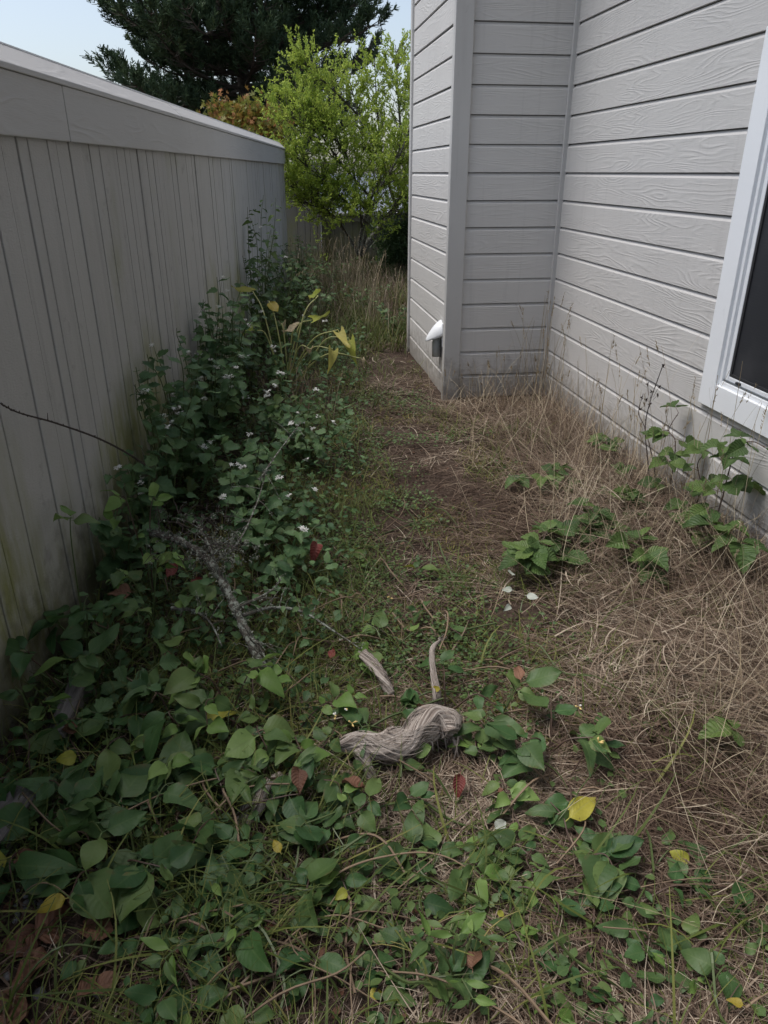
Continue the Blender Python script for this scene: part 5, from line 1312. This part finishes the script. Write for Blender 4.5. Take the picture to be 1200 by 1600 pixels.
def stub(name, label, pts, rads, cat, fray=8, seed=1):
    base = Vector((pts[0].x, pts[0].y, zgf(pts[0].x, pts[0].y))); root = empty(name, base, label, cat)
    pl = spline([q - base for q in pts], 8); rr = list(np.interp(np.linspace(0, 1, len(pl)), np.linspace(0, 1, len(rads)), rads))
    link('wood', log_mesh(pl, rr, 22, 1.2, 3, seed, .18), root)
    V = []; F = []
    for k in range(fray):
        q = pl[-1] + Vector((rnd.gauss(0, .004), rnd.gauss(0, .004), 0)); t = (pl[-1] - pl[-2]).normalized(); e = q + t * rnd.uniform(.01, .03) + Vector((rnd.gauss(0, .006), rnd.gauss(0, .006), 0))
        ribbon(V, F, [q, q.lerp(e, .5), e], .004, Vector((0, -1, .3)))
    for k in range(20):
        i = rnd.randrange(1, len(pl) - 6); a = rnd.uniform(0, 6.28); o_ = Vector((math.cos(a), math.sin(a), 0)) * rr[i] * 1.12
        ribbon(V, F, [pl[j] + o_ for j in range(i, i + 5)], .003, o_.normalized())
    link('bark_strips', mesh('bark_strips', V, F, M['fibre']), root)
stub('root', 'pale splintered root standing upright behind the log', [P(683, 1105, .02), P(682, 1085, .07), P(677, 1050, .10), P(676, 1015, .14), P(688, 1000, .15)], [.016, .013, .010, .009, .005], 'root', 10, 3)
stub('root', 'short broken grey root stub left of the splintered root', [P(612, 1085, .0), P(603, 1068, .02), P(585, 1042, .04), P(568, 1022, .05)], [.014, .019, .019, .017], 'root', 4, 4)
stub('wood_piece', 'half buried grey wood piece among the dark leaves', [P(375, 1290, -.02), P(398, 1262, .02), P(415, 1240, .03), P(440, 1215, .02)], [.026, .030, .028, .018], 'wood', 4, 6)
def timber(label, x0, y0, x1, y1, zt, w):
    a = P(x0, y0, zt); b_ = P(x1, y1, zt); L = (b_ - a).length; az = math.atan2(b_.y - a.y, b_.x - a.x)
    root = empty('edging_timber', (a.x, a.y, 0), label, 'timber', rz=az)
    xs = np.linspace(0, L, 9); V = []; F = []
    for i, xx in enumerate(xs):
        j = lambda: rnd.uniform(-.003, .003)
        V += [(xx, -w/2 + j(), -.04), (xx, w/2 + j(), -.04), (xx, w/2 + j(), zt - .006), (xx, w/2 - .008, zt + j()), (xx, -w/2 + .008, zt + j()), (xx, -w/2 + j(), zt - .006)]
    for i in range(8):
        for k in range(6):
            k2 = (k + 1) % 6; F.append((i*6+k, i*6+k2, (i+1)*6+k2, (i+1)*6+k)[::-1])
    F.append((0, 1, 2, 3, 4, 5)); F.append(tuple(8*6+k for k in range(6))[::-1])
    link('timber', mesh('timber', V, F, M['timber']), root)
timber('weathered grey edging timber at the fence foot, upper piece', 84, 1145, 128, 1045, .10, .055)
timber('weathered grey edging timber at the picture edge, lower piece', -40, 1330, 44, 1225, .09, .085)

# lichen-covered branch
def lichen_branch():
    base = P(420, 1050, 0); root = empty('fallen_branch', (base.x, base.y, zgf(base.x, base.y)), 'fallen lichen-covered branch lying across the left bank', 'branch')
    rel = lambda x, y, z: P(x, y, z) - Vector(root.location)
    pl = spline([rel(235, 832, .30), rel(280, 845, .29), rel(320, 870, .27), rel(345, 905, .23), rel(365, 945, .18), rel(385, 990, .12), rel(405, 1030, .07), rel(425, 1060, .02)], 9)
    n = len(pl); rr = [.016 * (1 + .18 * math.sin(i * .9) + .1 * math.sin(i * 2.3)) * (.75 + .25 * min(1, i / 20)) for i in range(n)]
    b = MB(); b.tube(pl, rr, 12); link('limb', b.mesh('limb', M['lichenbark'], True), root)
    twigs = []
    tws = [[rel(378, 962, .15), rel(420, 950, .14), rel(470, 955, .12), rel(520, 985, .08), rel(565, 1015, .05)], [rel(268, 950, .16), rel(305, 955, .16), rel(330, 975, .14), rel(347, 1010, .1)], [rel(385, 990, .12), rel(405, 1010, .12), rel(422, 1045, .10)],
           [rel(345, 905, .23), rel(330, 860, .33), rel(310, 820, .36)], [rel(330, 880, .26), rel(370, 850, .30), rel(400, 790, .36), rel(415, 740, .40)], [rel(410, 745, .40), rel(425, 720, .44), rel(470, 660, .50)], [rel(370, 950, .17), rel(420, 925, .22), rel(440, 905, .25)]]
    for k, t in enumerate(tws):
        q = spline(t, 6); bb = MB(); bb.tube(q, list(np.linspace(.008 if k < 3 else .005, .002, len(q))), 7)
        for _ in range(9):
            s_ = q[rnd.randrange(2, len(q))]; d = Vector((rnd.gauss(0, 1), rnd.gauss(0, 1), rnd.gauss(.3, .7))).normalized() * rnd.uniform(.03, .13)
            bb.tube([s_, s_ + d * .5 + Vector((0, 0, .008)), s_ + d], [.002, .0016, .0008], 4, False); twigs.append(s_ + d); twigs.append(s_ + d * .5)
        twigs += q
        link('twig', bb.mesh('twig', M['lichenbark'], True), root)
    # fine twiggy mass near the upper end
    bb = MB()
    for _ in range(110):
        s_ = rel(rnd.uniform(240, 370), rnd.uniform(790, 880), rnd.uniform(.26, .42)); d = Vector((rnd.gauss(0, 1), rnd.gauss(0, 1), rnd.gauss(.0, .7))).normalized() * rnd.uniform(.03, .10)
        bb.tube([s_, s_ + d * .5 + Vector((0, 0, .01)), s_ + d], [.0018, .0015, .0008], 3, False); twigs.append(s_ + d)
    link('twiglets', bb.mesh('twiglets', M['stem_d']), root)['kind'] = 'stuff'
    pts = [pl[rnd.randrange(n)] + Vector((rnd.gauss(0, .012), rnd.gauss(0, .012), rnd.uniform(.0, .02))) for _ in range(170)] + [q + Vector((rnd.gauss(0, .006), rnd.gauss(0, .006), rnd.gauss(0, .006))) for q in twigs if rnd.random() < .35]
    pts += [rel(rnd.gauss(345, 25), rnd.gauss(858, 12), .29) + Vector((rnd.gauss(0, .02), rnd.gauss(0, .02), rnd.gauss(0, .02))) for _ in range(150)]
    pos = np.array([tuple(q) for q in pts]); K = 9; pos = np.repeat(pos, K, 0) + rng.normal(size=(len(pos) * K, 3)) * .004
    T = np.array([(-.2, 0, 0), (.2, 0, 0), (.35, 1, .2), (-.35, 1, -.2)], float), np.array([(0, 1, 2, 3)]), np.array([(0, 0)] * 4, float)
    o = scatter('lichen', T, pos, frames(rng.normal(size=pos.shape)), rng.uniform(.003, .009, len(pos)), M['lichen'], rng.random(len(pos)), root, False); o['kind'] = 'stuff'
lichen_branch()

# ------------------------------------------------------------------ small things on the floor
def lone_leaf(name, label, x, y, z, kind, size, az, el=0., up=None, cat='leaf', group=None):
    size *= (.72 if kind == 'yellow' else 1); c = P(x, y, z); root = put_leaf(None, kind, c, uvec(R(az), el), up or Vector((rnd.gauss(0, .3), rnd.gauss(-.3, .3), 1)), size)
    root.name = name; tag(root, label, cat, group)
lone_leaf('yellow_leaf', 'bright yellow curled leaf with a brown hole, left by the timber', 125, 1180, .11, 'yellow', .085, 200, .1, Vector((.3, -.8, .6)))
lone_leaf('yellow_leaf', 'bright yellow curled leaf overlapping the one with the hole', 95, 1195, .09, 'yellow', .075, 100, .3, Vector((-.3, -.8, .5)))
lone_leaf('yellow_leaf', 'golden crumpled leaf above the pale flat leaf pair', 440, 1335, .05, 'yellow', .06, 120, .4, Vector((.2, -.8, .5)))
lone_leaf('yellow_leaf', 'yellow-brown leaf lying near the brown dead leaves', 215, 1395, .04, 'yellow', .05, 190, .1)
lone_leaf('yellow_leaf', 'lime-yellow long leaf on the bare soil below the log', 545, 1390, .03, 'yellow', .055, 215, .1)
lone_leaf('yellow_leaf', 'yellow leaf spotted brown, leaning on the splintered root', 690, 1078, .09, 'yellow', .05, 160, .1, Vector((0, -.9, .4)))
lone_leaf('yellow_leaf', 'round pale yellow leaf at the bottom right corner', 1165, 1572, .03, 'yellow', .05, 150, .1)
lone_leaf('yellow_leaf', 'yellow leaf fragment at the bottom, left of the narrow-leaved sprig', 575, 1560, .02, 'yellow', .05, 20, .1)
lone_leaf('yellow_leaf', 'small lime leaf at the bottom middle beside a dry stem', 780, 1435, .03, 'yellow', .035, 60, .1)
for i, (lb, x, y, s_, az) in enumerate([('reddish brown leaf in the straw edge by the log end', 720, 1205, .075, 250), ('red leaf hanging under the lichen branch', 275, 875, .10, 250), ('dark red leaf beside the bank weeds', 495, 845, .09, 260), ('red leaf on the lichen branch twig', 520, 1010, .06, 260), ('red dead leaf just right of the hanging red leaf', 305, 900, .08, 290), ('small red leaf on the bare soil patch', 833, 985, .03, 100)]):
    lone_leaf('red_leaf', lb, x, y, (.05, .20, .16, .08, .16, .01)[i], 'red', s_, az, -.4, Vector((rnd.gauss(0, .4), -.9, .5)))
for (lb, x, y, s_, az) in [('large crumpled brown leaf at the left edge of the dead pile', 40, 1470, .13, 30), ('brown leaf on top of the dead pile', 85, 1455, .12, 200), ('long brown leaf hanging down the pile to the lower edge', 35, 1530, .15, 260),
    ('brown leaf in the corner of the picture', 20, 1580, .14, 80), ('brown leaf right of the pile beside a grass blade', 125, 1445, .10, 330), ('folded brown leaf under the grass blades', 110, 1560, .10, 20), ('brown leaf tip under the pebbles', 60, 1500, .10, 140), ('brown leaf behind the pile by the creeper stem', 150, 1410, .08, 170),
    ('curled rust leaf standing on bare soil, centre left', 412, 1470, .055, 60), ('small rust leaf at the bottom by the eaten leaf', 320, 1572, .04, 340), ('brown leaf left of the pale maple-like leaf', 480, 1232, .05, 200)]:
    lone_leaf('dead_leaf', lb, x, y, rnd.uniform(.012, .03), 'brown', s_, az, rnd.uniform(-.1, .25), Vector((rnd.gauss(0, .35), rnd.gauss(-.3, .3), 1)), 'leaf', 'dead brown leaves')
for (lb, x, y, z, s_, az) in [('silver-white wilted leaf, topmost of the bunch on bare soil', 800, 900, .12, .055, 80), ('silver-white leaf at the left of the wilted bunch', 803, 922, .10, .05, 160), ('silver-white leaf at the right of the wilted bunch', 820, 930, .09, .055, -30), ('silver-white leaf under the wilted bunch', 798, 945, .07, .04, 230), ('pale dried leaf on the thatch below the log', 770, 1297, .03, .06, 30)]:
    lone_leaf('wilted_leaf', lb, x, y, z, 'pale', s_ * .95, az, .0, Vector((rnd.gauss(0, .3), -.6, .8)))
# pebbles
def pebble(label, x, y, s_):
    c = P(x, y, .008); V = []; F = []; g = random.Random(int(x * 7 + y))
    NU, NV = 8, 5
    for j in range(NV + 1):
        th = math.pi * j / NV
        for i in range(NU):
            ph = 2 * math.pi * i / NU; k = 1 + g.uniform(-.12, .12)
            V.append((math.sin(th) * math.cos(ph) * s_ * k, math.sin(th) * math.sin(ph) * s_ * .8 * k, math.cos(th) * s_ * .55 * k))
    for j in range(NV):
        for i in range(NU): F.append((j*NU+i, (j+1)*NU+i, (j+1)*NU+(i+1) % NU, j*NU+(i+1) % NU))
    o = link('pebble', mesh('pebble', V, F, M['stone'], True), loc=(c.x, c.y, zgf(c.x, c.y) + s_ * .3)); tag(o, label, 'pebble', 'grey pebbles by the dead leaves'); o.rotation_euler = (0, 0, g.uniform(0, 6))
for i in range(13):
    pebble('grey pebble in the little heap left of the dead leaves', 28 + (i % 4) * 11 + rnd.uniform(-4, 4), 1395 + (i // 4) * 14 + rnd.uniform(-4, 4), rnd.uniform(.006, .011))
pebble('lone pale pebble right of the heap', 62, 1432, .009); pebble('dark grey stone lower in the dead leaf pile', 60, 1550, .017); pebble('pale grey stone at the picture edge by the dead leaves', 10, 1525, .012); pebble('grey stone under the creeper, bottom left', 155, 1545, .018)
# arching dry stems lying in front
def dry_stem(label, pts, r):
    base = Vector((pts[0].x, pts[0].y, zgf(pts[0].x, pts[0].y))); b = MB(); pl = spline([q - base for q in pts], 8); b.tube(pl, list(np.linspace(r, r * .5, len(pl))), 6)
    o = link('dead_vine', b.mesh('dead_vine', plain('tan_dry_stem', (.24, .17, .11), .8, .3, 40), True), loc=base); tag(o, label, 'stem', 'arching dry stems')
dry_stem('dry stem arching over the bare soil under two round leaves', [P(430, 1480, .0), P(520, 1370, .05), P(620, 1335, .07), P(700, 1340, .06), P(780, 1395, .01)], .0032)
dry_stem('second dry stem curving lower across the bare soil', [P(430, 1570, .0), P(440, 1480, .03), P(520, 1430, .04), P(640, 1455, .03), P(765, 1405, .02)], .0026)
dry_stem('long pale straw stem lying across the lower right', [P(960, 1395, .02), P(1060, 1375, .03), P(1130, 1375, .02), P(1200, 1400, .01)], .0016)
dry_stem('pale stem of the yellow corner leaf', [P(1165, 1575, .02), P(1185, 1560, .03), P(1215, 1545, .02)], .003)
# cream honeysuckle-like buds
def buds(label, x, y, z, n):
    c = P(x, y, z); root = empty('blossom', c, label, 'blossom', 'cream blossoms'); 
    for k in range(n):
        d = Vector((rnd.gauss(0, .6), rnd.gauss(-.3, .5), rnd.uniform(.3, 1))).normalized(); b = MB()
        b.tube([Vector((0, 0, 0)), d * .007, d * .013 + Vector((0, 0, -.001)), d * .018 + Vector((.003, 0, -.003))], [.001, .0014, .0032, .0008], 6)
        link('petal', b.mesh('petal', M['petal_y'] if rnd.random() < .7 else M['petal'], True), root)
buds('cream blossom left of the twisted log', 540, 1108, .10, 3); buds('fading cream blossom beside the log tip', 525, 1120, .09, 4); buds('white petals on the log tip', 550, 1130, .08, 3)
buds('cream buds on the large leaf whorl', 905, 1105, .13, 3); buds('pale buds below the leaf whorl', 935, 1160, .10, 3); buds('yellow buds above the short root stub', 610, 935, .10, 3)
